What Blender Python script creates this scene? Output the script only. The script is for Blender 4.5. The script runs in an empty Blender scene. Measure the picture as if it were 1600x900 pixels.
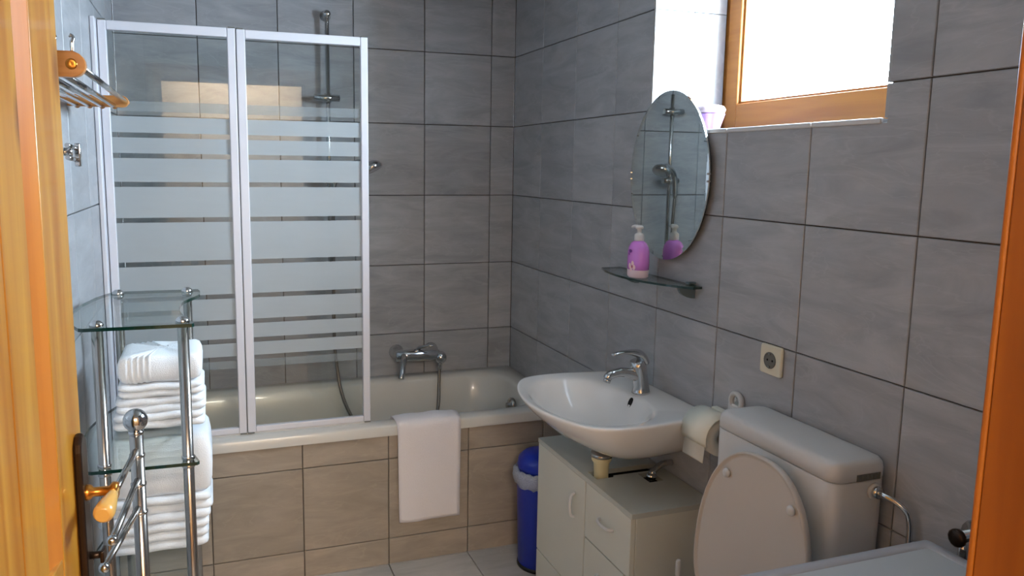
import bpy, bmesh, math, random
from mathutils import Matrix, Vector
C = bpy.context.scene.collection
SC = bpy.context.scene
random.seed(7)
PI = math.pi

# ------------------------------------------------------------------ camera, sky, lights, exposure
cam = bpy.data.cameras.new('camera'); camo = bpy.data.objects.new('camera', cam); C.objects.link(camo)
cr = (0.944786, -0.327494, 0.011264); cu = (0.034429, 0.133390, 0.990465); cb = (-0.325874, -0.935390, 0.137300)
camo.matrix_world = Matrix(((cr[0], cu[0], cb[0], -1.42307), (cr[1], cu[1], cb[1], -3.54661), (cr[2], cu[2], cb[2], 1.57574), (0, 0, 0, 1)))
cam.sensor_width = 36; cam.lens = 36 * 1205.197 / 1600; cam.shift_x = 0.03517; cam.shift_y = -0.0140; cam.clip_start = 0.02
SC.camera = camo

world = bpy.data.worlds.new('overcast_sky'); SC.world = world; world.use_nodes = True
bg = world.node_tree.nodes['Background']; bg.inputs[0].default_value = (0.71, 0.86, 1.0, 1); bg.inputs[1].default_value = 50.0

def area_light(name, loc, rot, sx, sy, power, color, portal=False):
    l = bpy.data.lights.new(name, 'AREA'); l.shape = 'RECTANGLE'; l.size = sx; l.size_y = sy; l.energy = power; l.color = color
    o = bpy.data.objects.new(name, l); C.objects.link(o); o.location = loc; o.rotation_euler = rot
    if portal: l.cycles.is_portal = True
    return o
area_light('window_daylight_portal', (0.40, -1.7175, 2.03), (0, PI / 2, 0), 0.70, 1.0, 1, (1, 1, 1), True)
area_light('hallway_ceiling_light', (-1.15, -4.95, 2.46), (0, 0, 0), 0.9, 0.4, 72, (1.0, 0.90, 0.79))

SC.view_settings.view_transform = 'Standard'; SC.view_settings.look = 'None'
SC.view_settings.gamma = 1; SC.view_settings.use_curve_mapping = False
SC.view_settings.exposure = 0.55

# ------------------------------------------------------------------ materials
M = {}
def new_mat(name):
    m = bpy.data.materials.new(name); m.use_nodes = True; nt = m.node_tree
    M[name] = m
    return m, nt, nt.nodes['Principled BSDF']
def lin(c):
    return tuple(((x / 12.92) if x <= 0.04045 else ((x + 0.055) / 1.055) ** 2.4) for x in c)
def plain(name, col, rough=0.5, metal=0.0, bump=0.0, bscale=200, var=0.0, coat=0.0, spec=0.5):
    m, nt, p = new_mat(name)
    p.inputs['Roughness'].default_value = rough; p.inputs['Metallic'].default_value = metal
    p.inputs['Coat Weight'].default_value = coat; p.inputs['Specular IOR Level'].default_value = spec
    n = nt.nodes; L = nt.links
    tc = n.new('ShaderNodeTexCoord'); ns = n.new('ShaderNodeTexNoise'); ns.inputs['Scale'].default_value = bscale; ns.inputs['Detail'].default_value = 3
    L.new(tc.outputs['Object'], ns.inputs['Vector'])
    mx = n.new('ShaderNodeMix'); mx.data_type = 'RGBA'
    c = lin(col)
    mx.inputs[6].default_value = tuple(max(0, x * (1 - var)) for x in c) + (1,); mx.inputs[7].default_value = tuple(min(1, x * (1 + var)) for x in c) + (1,)
    ns2 = n.new('ShaderNodeTexNoise'); ns2.inputs['Scale'].default_value = 7; L.new(tc.outputs['Object'], ns2.inputs['Vector'])
    L.new(ns2.outputs['Fac'], mx.inputs[0]); L.new(mx.outputs[2], p.inputs['Base Color'])
    if bump:
        b = n.new('ShaderNodeBump'); b.inputs['Strength'].default_value = bump; b.inputs['Distance'].default_value = 0.002
        L.new(ns.outputs['Fac'], b.inputs['Height']); L.new(b.outputs['Normal'], p.inputs['Normal'])
    return m

def tile_mat(name, dark, light, vein, rough):
    m, nt, p = new_mat(name); n = nt.nodes; L = nt.links
    tc = n.new('ShaderNodeTexCoord'); oi = n.new('ShaderNodeObjectInfo')
    ml = n.new('ShaderNodeMath'); ml.operation = 'MULTIPLY'; ml.inputs[1].default_value = 57.0; L.new(oi.outputs['Random'], ml.inputs[0])
    ad = n.new('ShaderNodeVectorMath'); ad.operation = 'ADD'; L.new(tc.outputs['Object'], ad.inputs[0]); L.new(ml.outputs[0], ad.inputs[1])
    rt = n.new('ShaderNodeMapping'); rt.vector_type = 'POINT'; rt.inputs['Rotation'].default_value = (0, 0, math.radians(32)); rt.inputs['Scale'].default_value = (1.5, 6.0, 1.0)
    L.new(ad.outputs[0], rt.inputs[0])
    a = n.new('ShaderNodeTexNoise'); a.inputs['Scale'].default_value = 2.4; a.inputs['Detail'].default_value = 6; a.inputs['Roughness'].default_value = 0.62; a.inputs['Distortion'].default_value = 0.9
    L.new(rt.outputs[0], a.inputs['Vector'])
    r1 = n.new('ShaderNodeValToRGB'); r1.color_ramp.elements[0].position = 0.32; r1.color_ramp.elements[1].position = 0.70
    r1.color_ramp.elements[0].color = lin(dark) + (1,); r1.color_ramp.elements[1].color = lin(light) + (1,)
    L.new(a.outputs['Fac'], r1.inputs[0])
    v = n.new('ShaderNodeTexNoise'); v.inputs['Scale'].default_value = 1.5; v.inputs['Detail'].default_value = 4; v.inputs['Distortion'].default_value = 1.6
    L.new(rt.outputs[0], v.inputs['Vector'])
    r2 = n.new('ShaderNodeValToRGB'); e = r2.color_ramp.elements; e[0].position = 0.485; e[0].color = (0, 0, 0, 1); e[1].position = 0.515; e[1].color = (0, 0, 0, 1)
    k = e.new(0.5); k.color = (0.28, 0.28, 0.28, 1)
    L.new(v.outputs['Fac'], r2.inputs[0])
    mx = n.new('ShaderNodeMix'); mx.data_type = 'RGBA'; L.new(r2.outputs[0], mx.inputs[0]); L.new(r1.outputs[0], mx.inputs[6]); mx.inputs[7].default_value = lin(vein) + (1,)
    hv = n.new('ShaderNodeHueSaturation'); mr = n.new('ShaderNodeMapRange'); mr.inputs[3].default_value = 0.94; mr.inputs[4].default_value = 1.06
    L.new(oi.outputs['Random'], mr.inputs[0]); L.new(mr.outputs[0], hv.inputs['Value']); L.new(mx.outputs[2], hv.inputs['Color'])
    L.new(hv.outputs[0], p.inputs['Base Color']); p.inputs['Roughness'].default_value = rough
    f = n.new('ShaderNodeTexNoise'); f.inputs['Scale'].default_value = 60; f.inputs['Detail'].default_value = 3; L.new(ad.outputs[0], f.inputs['Vector'])
    b = n.new('ShaderNodeBump'); b.inputs['Strength'].default_value = 0.10; b.inputs['Distance'].default_value = 0.002; L.new(f.outputs['Fac'], b.inputs['Height']); L.new(b.outputs[0], p.inputs['Normal'])
    return m
tile_mat('wall_tile', (0.590, 0.600, 0.620), (0.700, 0.706, 0.724), (0.735, 0.742, 0.76), 0.34)
tile_mat('apron_tile', (0.60, 0.56, 0.51), (0.69, 0.64, 0.585), (0.73, 0.68, 0.62), 0.34)
tile_mat('floor_tile', (0.68, 0.68, 0.67), (0.78, 0.77, 0.76), (0.82, 0.81, 0.80), 0.38)
plain('grout', (0.36, 0.33, 0.31), 0.9, bump=0.3, bscale=300)
plain('plaster', (0.86, 0.84, 0.80), 0.85, bump=0.2, bscale=120, var=0.02)
plain('hall_plaster', (0.88, 0.80, 0.68), 0.85, bump=0.2, bscale=120, var=0.03)
plain('hall_floor', (0.50, 0.40, 0.30), 0.6, bump=0.1, var=0.08)
plain('porcelain', (0.93, 0.925, 0.92), 0.10, var=0.01, coat=0.4)
plain('bath_enamel', (0.82, 0.81, 0.785), 0.24, var=0.01, coat=0.3)
plain('chrome', (0.80, 0.80, 0.80), 0.10, 1.0)
plain('brushed_steel', (0.72, 0.70, 0.68), 0.20, 1.0)
plain('bronze', (0.24, 0.19, 0.16), 0.30, 0.8, bump=0.1, bscale=80)
plain('brass', (0.78, 0.52, 0.22), 0.28, 0.9)
plain('ivory_grip', (0.84, 0.66, 0.36), 0.3, coat=0.5)
plain('white_frame', (0.84, 0.84, 0.87), 0.35, var=0.01)
plain('white_plastic', (0.83, 0.83, 0.83), 0.38, var=0.01)
plain('ivory_plastic', (0.92, 0.92, 0.87), 0.35)
plain('grey_plastic', (0.42, 0.42, 0.40), 0.5)
plain('seat_plastic', (0.80, 0.77, 0.74), 0.28, var=0.01)
plain('cabinet_white', (0.84, 0.84, 0.80), 0.42, var=0.02)
plain('cabinet_top', (0.74, 0.75, 0.72), 0.28, var=0.02)
plain('painted_shade', (0.06, 0.05, 0.05), 0.9)  # near-black colour that paints the shade inside holes and the cabinet
plain('washer_white', (0.80, 0.83, 0.85), 0.30, var=0.01)
plain('washer_border', (0.74, 0.75, 0.78), 0.35)
plain('terry', (0.95, 0.97, 1.0), 0.95, bump=0.9, bscale=420, var=0.02, spec=0.1)
plain('bath_mat', (0.92, 0.90, 0.91), 0.95, bump=0.8, bscale=300, var=0.02, spec=0.1)
plain('blue_plastic', (0.07, 0.17, 0.64), 0.30, var=0.05)
plain('black_plastic', (0.05, 0.05, 0.06), 0.35)
plain('soap_purple', (0.84, 0.52, 0.90), 0.22, var=0.08, coat=0.4)
plain('soap_pale', (0.93, 0.84, 0.88), 0.30)
plain('soap_print', (0.48, 0.22, 0.62), 0.4)
plain('soap_pink', (0.97, 0.82, 0.86), 0.4)
plain('soap_red', (0.70, 0.22, 0.36), 0.4)
plain('lilac_glass', (0.80, 0.62, 0.95), 0.15, var=0.1, coat=0.5)
plain('cream_pipe', (0.88, 0.84, 0.68), 0.35)
plain('socket_cream', (0.88, 0.86, 0.78), 0.35)
plain('glass_edge', (0.05, 0.20, 0.17), 0.12, coat=0.5)
plain('rubber_dark', (0.16, 0.15, 0.15), 0.5)
plain('smoke_bracket', (0.38, 0.43, 0.44), 0.3)
plain('hose_metal', (0.52, 0.50, 0.48), 0.30, 0.9, bump=0.6, bscale=500)
plain('paper', (0.86, 0.86, 0.83), 0.9, bump=0.2)
plain('mirror_back', (0.14, 0.14, 0.15), 0.6)
m, nt, p = new_mat('mirror'); p.inputs['Metallic'].default_value = 1; p.inputs['Roughness'].default_value = 0.005; p.inputs['Base Color'].default_value = (0.80, 0.84, 0.82, 1)
_t = nt.nodes.new('ShaderNodeTexNoise'); _t.inputs['Scale'].default_value = 4
_mr = nt.nodes.new('ShaderNodeMapRange'); _mr.inputs[3].default_value = 0.004; _mr.inputs[4].default_value = 0.02
nt.links.new(_t.outputs[0], _mr.inputs[0]); nt.links.new(_mr.outputs[0], p.inputs['Roughness'])

def glass_mat(name, tint, refl=1.0, rough=0.0):
    m, nt, p = new_mat(name); n = nt.nodes; L = nt.links; n.remove(p)
    t = n.new('ShaderNodeBsdfTransparent'); t.inputs[0].default_value = tint + (1,)
    g = n.new('ShaderNodeBsdfGlossy'); g.inputs['Roughness'].default_value = rough
    ge = n.new('ShaderNodeNewGeometry'); dt = n.new('ShaderNodeVectorMath'); dt.operation = 'DOT_PRODUCT'; L.new(ge.outputs['Incoming'], dt.inputs[0]); L.new(ge.outputs['Normal'], dt.inputs[1])
    ab = n.new('ShaderNodeMath'); ab.operation = 'ABSOLUTE'; L.new(dt.outputs['Value'], ab.inputs[0])
    om = n.new('ShaderNodeMath'); om.operation = 'SUBTRACT'; om.inputs[0].default_value = 1.0; L.new(ab.outputs[0], om.inputs[1])
    pw = n.new('ShaderNodeMath'); pw.operation = 'POWER'; pw.inputs[1].default_value = 5.0; L.new(om.outputs[0], pw.inputs[0])   # Schlick: same from both sides of the sheet
    ma = n.new('ShaderNodeMath'); ma.operation = 'MULTIPLY_ADD'; ma.inputs[1].default_value = 0.96; ma.inputs[2].default_value = 0.045; L.new(pw.outputs[0], ma.inputs[0])
    ml = n.new('ShaderNodeMath'); ml.operation = 'MULTIPLY'; ml.inputs[1].default_value = refl; ml.use_clamp = True; L.new(ma.outputs[0], ml.inputs[0])
    mx = n.new('ShaderNodeMixShader'); L.new(ml.outputs[0], mx.inputs[0]); L.new(t.outputs[0], mx.inputs[1]); L.new(g.outputs[0], mx.inputs[2])
    L.new(mx.outputs[0], n['Material Output'].inputs[0]); return m
glass_mat('clear_glass', (0.94, 0.96, 0.95), 0.8)
glass_mat('shelf_glass', (0.91, 0.95, 0.94), 1.0)
glass_mat('window_glass', (0.97, 0.98, 0.98), 0.8)
def frosted(name, see):
    m, nt, p = new_mat(name); n = nt.nodes; L = nt.links; n.remove(p)
    tr = n.new('ShaderNodeBsdfTranslucent'); tr.inputs[0].default_value = (0.70, 0.75, 0.77, 1)
    df = n.new('ShaderNodeBsdfDiffuse'); df.inputs[0].default_value = (0.66, 0.72, 0.76, 1)
    t = n.new('ShaderNodeBsdfTransparent'); t.inputs[0].default_value = (0.9, 0.93, 0.93, 1)
    a = n.new('ShaderNodeMixShader'); a.inputs[0].default_value = 0.68; L.new(tr.outputs[0], a.inputs[1]); L.new(df.outputs[0], a.inputs[2])
    b = n.new('ShaderNodeMixShader'); ns = n.new('ShaderNodeTexNoise'); ns.inputs['Scale'].default_value = 3
    mr = n.new('ShaderNodeMapRange'); mr.inputs[3].default_value = see - 0.03; mr.inputs[4].default_value = see + 0.03
    L.new(ns.outputs[0], mr.inputs[0]); L.new(mr.outputs[0], b.inputs[0]); L.new(a.outputs[0], b.inputs[1]); L.new(t.outputs[0], b.inputs[2])
    L.new(b.outputs[0], n['Material Output'].inputs[0])
frosted('frosted_print', 0.30)
frosted('frosted_faint', 0.72)
m, nt, p = new_mat('bin_bag'); n = nt.nodes
t = n.new('ShaderNodeBsdfTransparent'); mx = n.new('ShaderNodeMixShader'); p.inputs['Base Color'].default_value = (0.62, 0.68, 0.76, 1); p.inputs['Roughness'].default_value = 0.3
ns = n.new('ShaderNodeTexNoise'); ns.inputs['Scale'].default_value = 30; mr = n.new('ShaderNodeMapRange'); mr.inputs[3].default_value = 0.3; mr.inputs[4].default_value = 0.75
nt.links.new(ns.outputs[0], mr.inputs[0]); nt.links.new(mr.outputs[0], mx.inputs[0]); nt.links.new(t.outputs[0], mx.inputs[1]); nt.links.new(p.outputs[0], mx.inputs[2]); nt.links.new(mx.outputs[0], n['Material Output'].inputs[0])

def wood(name, c0, c1, knot, rough=0.32, grain=(14, 14, 0.7), knots=True, coat=0.15):
    m, nt, p = new_mat(name); n = nt.nodes; L = nt.links
    tc = n.new('ShaderNodeTexCoord'); mp = n.new('ShaderNodeMapping'); mp.inputs['Scale'].default_value = grain; L.new(tc.outputs['Object'], mp.inputs[0])
    ns = n.new('ShaderNodeTexNoise'); ns.inputs['Scale'].default_value = 2.2; ns.inputs['Detail'].default_value = 5; ns.inputs['Distortion'].default_value = 0.6; L.new(mp.outputs[0], ns.inputs['Vector'])
    r = n.new('ShaderNodeValToRGB'); r.color_ramp.elements[0].position = 0.35; r.color_ramp.elements[1].position = 0.68
    r.color_ramp.elements[0].color = lin(c0) + (1,); r.color_ramp.elements[1].color = lin(c1) + (1,); L.new(ns.outputs[0], r.inputs[0])
    out = r.outputs[0]
    if knots:
        m2 = n.new('ShaderNodeMapping'); m2.inputs['Scale'].default_value = (9, 9, 3.2); m2.inputs['Location'].default_value = (0.3, 0.2, 0.4); L.new(tc.outputs['Object'], m2.inputs[0])
        vo = n.new('ShaderNodeTexVoronoi'); vo.inputs['Scale'].default_value = 1.0; L.new(m2.outputs[0], vo.inputs['Vector'])
        r2 = n.new('ShaderNodeValToRGB'); r2.color_ramp.elements[0].position = 0.06; r2.color_ramp.elements[0].color = (1, 1, 1, 1); r2.color_ramp.elements[1].position = 0.20; r2.color_ramp.elements[1].color = (0, 0, 0, 1)
        L.new(vo.outputs['Distance'], r2.inputs[0])
        mx = n.new('ShaderNodeMix'); mx.data_type = 'RGBA'; L.new(r2.outputs[0], mx.inputs[0]); L.new(out, mx.inputs[6]); mx.inputs[7].default_value = lin(knot) + (1,); out = mx.outputs[2]
    L.new(out, p.inputs['Base Color']); p.inputs['Roughness'].default_value = rough; p.inputs['Coat Weight'].default_value = coat
    return m
wood('pine', (0.66, 0.41, 0.10), (0.76, 0.55, 0.20), (0.46, 0.22, 0.08))
wood('pine_moulding', (0.72, 0.42, 0.14), (0.79, 0.50, 0.20), (0.4, 0.2, 0.1), knots=False)
wood('door_frame_wood', (0.56, 0.31, 0.05), (0.65, 0.38, 0.07), (0.4, 0.2, 0.1), 0.5, coat=0.0, knots=False)
wood('window_wood', (0.56, 0.34, 0.11), (0.63, 0.40, 0.14), (0.4, 0.2, 0.1), 0.55, coat=0.0, knots=False, grain=(14, 1, 14))
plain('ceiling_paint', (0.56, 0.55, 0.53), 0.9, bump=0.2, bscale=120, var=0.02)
wood('rack_wood', (0.70, 0.45, 0.20), (0.80, 0.56, 0.30), (0.4, 0.2, 0.1), knots=False, grain=(1, 10, 20))

# ------------------------------------------------------------------ mesh helpers
def box(bm, x0, x1, y0, y1, z0, z1, bev=0.0, seg=2, mi=0):
    vs = [bm.verts.new((x, y, z)) for x in (x0, x1) for y in (y0, y1) for z in (z0, z1)]
    fs = [bm.faces.new([vs[i] for i in q]) for q in ((0, 1, 3, 2), (4, 6, 7, 5), (0, 4, 5, 1), (2, 3, 7, 6), (0, 2, 6, 4), (1, 5, 7, 3))]
    for f in fs: f.material_index = mi
    if bev:
        es = list({e for f in fs for e in f.edges})
        r = bmesh.ops.bevel(bm, geom=es, offset=bev, segments=seg, profile=0.5, affect='EDGES')
        for f in r['faces']: f.material_index = mi; f.smooth = True
    return vs
def rings(bm, rs, cap0=True, cap1=True, closed=True, mi=0, smooth=True):
    prev = None; first = None
    for r in rs:
        cur = [bm.verts.new(p) for p in r]
        if prev:
            n = len(cur)
            for i in range(n if closed else n - 1):
                f = bm.faces.new((prev[i], prev[(i + 1) % n], cur[(i + 1) % n], cur[i])); f.smooth = smooth; f.material_index = mi
        else: first = cur
        prev = cur
    if cap0: f = bm.faces.new(list(reversed(first))); f.material_index = mi
    if cap1: f = bm.faces.new(prev); f.material_index = mi
def lathe(bm, c, prof, n=24, axis='z', mi=0, sx=1, sy=1):
    rs = []
    for r, h in prof:
        ring = []
        for i in range(n):
            a = 2 * PI * i / n; u, v = r * math.cos(a) * sx, r * math.sin(a) * sy
            p = {'z': (u, v, h), 'x': (h, u, v), 'y': (v, h, u)}[axis]
            ring.append((c[0] + p[0], c[1] + p[1], c[2] + p[2]))
        rs.append(ring)
    rings(bm, rs, mi=mi)
def tube(bm, pts, r, n=12, mi=0, flat=1.0):
    pts = [Vector(p) for p in pts]; rr = r if isinstance(r, (list, tuple)) else [r] * len(pts)
    t0 = (pts[1] - pts[0]).normalized(); up = Vector((0, 0, 1)) if abs(t0.z) < 0.9 else Vector((0, 1, 0))
    u = t0.cross(up).normalized(); rs = []
    for i, p in enumerate(pts):
        t = ((pts[min(i + 1, len(pts) - 1)] - pts[max(i - 1, 0)])).normalized()
        u = (u - t * u.dot(t)).normalized(); w = t.cross(u)
        rs.append([tuple(p + (u * math.cos(2 * PI * k / n) + w * math.sin(2 * PI * k / n) * flat) * rr[i]) for k in range(n)])
    rings(bm, rs, mi=mi)
def smooth_path(pts, k=6):
    P = [Vector(p) for p in pts]; P = [P[0]] + P + [P[-1]]; out = []
    for i in range(1, len(P) - 2):
        for j in range(k):
            t = j / k; a, b, c, d = P[i - 1], P[i], P[i + 1], P[i + 2]
            out.append(0.5 * ((2 * b) + (c - a) * t + (2 * a - 5 * b + 4 * c - d) * t * t + (3 * b - a - 3 * c + d) * t ** 3))
    out.append(P[-2]); return out
def ball(bm, c, r, n=16, mi=0, sz=1.0):
    prof = [(max(r * math.sin(PI * i / 12), 1e-4), -r * sz * math.cos(PI * i / 12)) for i in range(13)]
    lathe(bm, c, prof, n, mi=mi)
def prism(bm, pts, a0, a1, axis='z', mi=0, bev=0, smooth=False):
    def P(p, h): return {'z': (p[0], p[1], h), 'x': (h, p[0], p[1]), 'y': (p[0], h, p[1])}[axis]
    lo = [bm.verts.new(P(p, a0)) for p in pts]; hi = [bm.verts.new(P(p, a1)) for p in pts]
    fs = [bm.faces.new(lo[::-1]), bm.faces.new(hi)]
    for i in range(len(pts)):
        j = (i + 1) % len(pts); f = bm.faces.new((lo[i], lo[j], hi[j], hi[i])); f.smooth = smooth; fs.append(f)
    for f in fs: f.material_index = mi
    if bev:
        es = list(set(fs[0].edges) | set(fs[1].edges)); r = bmesh.ops.bevel(bm, geom=es, offset=bev, segments=2, affect='EDGES', profile=0.5)
        for f in r['faces']: f.material_index = mi
    return fs
def grid_slab(bm, us, vs, holes, w0, w1, axis, mi=0):
    """slab cut on a grid, cells whose centre lies in a hole are left open"""
    def P(u, v, w): return {'x': (w, u, v), 'y': (u, w, v), 'z': (u, v, w)}[axis]
    def solid(i, j):
        if not (0 <= i < len(us) - 1 and 0 <= j < len(vs) - 1): return False
        cu_, cv_ = (us[i] + us[i + 1]) / 2, (vs[j] + vs[j + 1]) / 2
        return not any(a < cu_ < b and c < cv_ < d for a, b, c, d in holes)
    for i in range(len(us) - 1):
        for j in range(len(vs) - 1):
            if not solid(i, j): continue
            a, b, c, d = us[i], us[i + 1], vs[j], vs[j + 1]
            qs = [[(a, c, w0), (b, c, w0), (b, d, w0), (a, d, w0)], [(a, c, w1), (b, c, w1), (b, d, w1), (a, d, w1)]]
            if not solid(i - 1, j): qs.append([(a, c, w0), (a, d, w0), (a, d, w1), (a, c, w1)])
            if not solid(i + 1, j): qs.append([(b, c, w0), (b, d, w0), (b, d, w1), (b, c, w1)])
            if not solid(i, j - 1): qs.append([(a, c, w0), (b, c, w0), (b, c, w1), (a, c, w1)])
            if not solid(i, j + 1): qs.append([(a, d, w0), (b, d, w0), (b, d, w1), (a, d, w1)])
            for q in qs: bm.faces.new([bm.verts.new(P(*p)) for p in q]).material_index = mi
    bmesh.ops.remove_doubles(bm, verts=bm.verts, dist=1e-5)
def rrect(cx, cy, hx, hy, r, z, n=8):
    pts = []
    for k, (sx, sy) in enumerate(((1, 1), (-1, 1), (-1, -1), (1, -1))):
        for i in range(n + 1):
            a = PI / 2 * (k + i / n); pts.append((cx + sx * (hx - r) + r * math.cos(a), cy + sy * (hy - r) + r * math.sin(a), z))
    return pts

BASE = {}
def obj(name, bm, mats, parent=None, smooth_angle=None, recalc=True):
    if recalc: bmesh.ops.recalc_face_normals(bm, faces=bm.faces)
    root = parent
    while root is not None and root.parent is not None: root = root.parent
    if root is not None and root.name in BASE: bmesh.ops.translate(bm, verts=bm.verts, vec=-BASE[root.name])
    me = bpy.data.meshes.new(name); bm.to_mesh(me); bm.free()
    for k in (mats if isinstance(mats, (list, tuple)) else [mats]): me.materials.append(M[k])
    o = bpy.data.objects.new(name, me); C.objects.link(o)
    if parent is not None: o.parent = parent
    return o
def thing(name, label, cat, loc, group=None):
    o = bpy.data.objects.new(name, None); C.objects.link(o); o.location = loc; o.empty_display_size = 0.05
    o['label'] = label; o['category'] = cat
    if group: o['group'] = group
    BASE[o.name] = Vector(loc); return o
def tag(o, label, cat, group=None, loc=None):
    o['label'] = label; o['category'] = cat
    if group: o['group'] = group
    if loc:
        o.data.transform(Matrix.Translation(-Vector(loc))); o.location = loc; BASE[o.name] = Vector(loc)
    return o
def struct(name, bm, mats, label=None):
    o = obj(name, bm, mats); o['kind'] = 'structure'
    if label: o['label'] = label
    return o
def B(): return bmesh.new()
def bx(name, mat, parent, *a, **k):
    b = B(); box(b, *a, **k); return obj(name, b, mat, parent)
def tb(name, mat, parent, pts, r, n=12, **k):
    b = B(); tube(b, pts, r, n, **k); return obj(name, b, mat, parent)

# ------------------------------------------------------------------ room constants (metres; corner of far and right wall is the origin)
T = 0.33; XL = -1.7625; YF = -3.08; ZC = 2.50; ZR = 2.0992; TT = 0.008
TUBY = -0.708; ZT = 0.58
WY0, WY1, WZ0, WZ1, WD = -2.20, -1.236, 1.690, 2.36, 0.291     # window opening, frame depth

# tiles ------------------------------------------------------------
tile_cache = {}
def tile_mesh(poly, mat):
    key = (mat, tuple((round(a, 4), round(b, 4)) for a, b in poly))
    if key in tile_cache: return tile_cache[key]
    n = len(poly); ins = []; bv = 0.0018
    for i in range(n):
        p0, p1, p2 = Vector(poly[i - 1]), Vector(poly[i]), Vector(poly[(i + 1) % n])
        d1 = (p1 - p0).normalized(); d2 = (p2 - p1).normalized()
        ins.append(tuple(p1 + bv * (Vector((-d1.y, d1.x)) + Vector((-d2.y, d2.x)))))
    b = bmesh.new()
    r0 = [b.verts.new((p[0], p[1], 0)) for p in poly]; r1 = [b.verts.new((p[0], p[1], TT - bv)) for p in poly]; r2 = [b.verts.new((p[0], p[1], TT)) for p in ins]
    for A, D in ((r0, r1), (r1, r2)):
        for i in range(n): b.faces.new((A[i], A[(i + 1) % n], D[(i + 1) % n], D[i]))
    b.faces.new(r2)
    me = bpy.data.meshes.new('tile'); b.to_mesh(me); b.free(); me.materials.append(M[mat]); tile_cache[key] = me; return me
def lay(parent, org, U, V, N, us, vs, mat='wall_tile', hole=None, g=0.0016):
    """org + u*U + v*V on the wall plane; us, vs sorted joint positions"""
    org, U, V, N = Vector(org), Vector(U), Vector(V), Vector(N)
    for i in range(len(us) - 1):
        for j in range(len(vs) - 1):
            a, b, c, d = us[i] + g, us[i + 1] - g, vs[j] + g, vs[j + 1] - g
            if b - a < 0.006 or d - c < 0.006: continue
            poly = [(a, c), (b, c), (b, d), (a, d)]
            if hole:
                ha, hb, hc, hd = hole
                if a < hb and b > ha and c < hd and d > hc:
                    A, Bq, Cq, D = max(a, ha), min(b, hb), max(c, hc), min(d, hd)
                    L_, R_, Dn, Up = A - a > 0.004, b - Bq > 0.004, Cq - c > 0.004, d - D > 0.004
                    if not (L_ or R_ or Dn or Up): continue
                    if Dn and not (L_ or R_ or Up): poly = [(a, c), (b, c), (b, Cq), (a, Cq)]
                    elif Up and not (L_ or R_ or Dn): poly = [(a, D), (b, D), (b, d), (a, d)]
                    elif L_ and not (R_ or Dn or Up): poly = [(a, c), (A, c), (A, d), (a, d)]
                    elif R_ and not (L_ or Dn or Up): poly = [(Bq, c), (b, c), (b, d), (Bq, d)]
                    elif Dn and L_: poly = [(a, c), (b, c), (b, Cq), (A, Cq), (A, d), (a, d)]
                    elif Dn and R_: poly = [(a, c), (b, c), (b, d), (Bq, d), (Bq, Cq), (a, Cq)]
                    elif Up and L_: poly = [(a, c), (A, c), (A, D), (b, D), (b, d), (a, d)]
                    elif Up and R_: poly = [(a, D), (Bq, D), (Bq, c), (b, c), (b, d), (a, d)]
            cx, cy = (a + b) / 2, (c + d) / 2
            me = tile_mesh([(p[0] - cx, p[1] - cy) for p in poly], mat)
            o = bpy.data.objects.new('tile', me); C.objects.link(o); o.parent = parent
            loc = org + U * cx + V * cy
            o.matrix_local = Matrix(((U.x, V.x, N.x, loc.x), (U.y, V.y, N.y, loc.y), (U.z, V.z, N.z, loc.z), (0, 0, 0, 1)))
def joints(lo, hi, ref, step=T):
    k = math.ceil((lo - ref) / step - 1e-6); out = [lo]
    while ref + k * step < hi - 1e-4:
        v = ref + k * step
        if v - lo > 1e-3: out.append(v)
        k += 1
    out.append(hi); return out
VJ = joints(0, ZC, ZR)
# wall planes below are the visible tile faces; the mortar bed lies TT behind them
b = B(); box(b, XL - 0.15, 0.45, TT, 0.15, 0, ZC); wall_back = struct('wall_back', b, 'grout')
lay(wall_back, (0, TT, 0), (1, 0, 0), (0, 0, 1), (0, -1, 0), joints(XL, 0, -0.1205), VJ)
b = B(); grid_slab(b, [YF - 0.15, WY0 - 0.006, WY1 + 0.006, 0.0], [0, WZ0 - 0.006, WZ1 + 0.006, ZC], [(WY0 - 0.006, WY1 + 0.006, WZ0 - 0.006, WZ1 + 0.006)], TT, 0.42, 'x')
wall_right = struct('wall_right', b, 'grout')
lay(wall_right, (TT, 0, 0), (0, -1, 0), (0, 0, 1), (-1, 0, 0), joints(0, -YF, 0), VJ, hole=(-WY1 - 0.006, -WY0 + 0.006, WZ0 - 0.006, WZ1 + 0.006))
b = B(); box(b, XL - 0.15, XL - TT, YF - 0.15, 0, 0, ZC); wall_left = struct('wall_left', b, 'grout')
lay(wall_left, (XL - TT, 0, 0), (0, 1, 0), (0, 0, 1), (1, 0, 0), joints(YF, 0, -0.25), VJ)
# door wall and hallway
DX0, DX1, DZ = -1.745, -0.785, 2.10
b = B(); grid_slab(b, [XL, DX0, DX1 + 0.03, 0.0], [0, DZ + 0.03, ZC], [(DX0, DX1 + 0.03, 0, DZ + 0.03)], YF - 0.15, YF - TT, 'y')
wall_front = struct('wall_front', b, 'grout')
lay(wall_front, (0, YF - TT, 0), (-1, 0, 0), (0, 0, 1), (0, 1, 0), joints(0, -XL, 0), VJ, hole=(-DX1 - 0.03, -DX0 + 0.02, -0.01, DZ + 0.03))
b = B(); box(b, XL - 0.15, 0.45, YF - 0.15, 0.15, -0.12, -TT); floor = struct('floor', b, 'grout')
lay(floor, (0, 0, -TT), (1, 0, 0), (0, 1, 0), (0, 0, 1), joints(XL, 0, -0.4575), joints(YF - 0.15, TUBY + 0.03, TUBY), 'floor_tile')
b = B(); box(b, XL - 0.15, 0.45, YF - 0.15, 0.15, ZC, ZC + 0.1); struct('ceiling', b, 'ceiling_paint')
HX0, HX1, HY1 = -2.6, 0.9, -5.3
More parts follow.
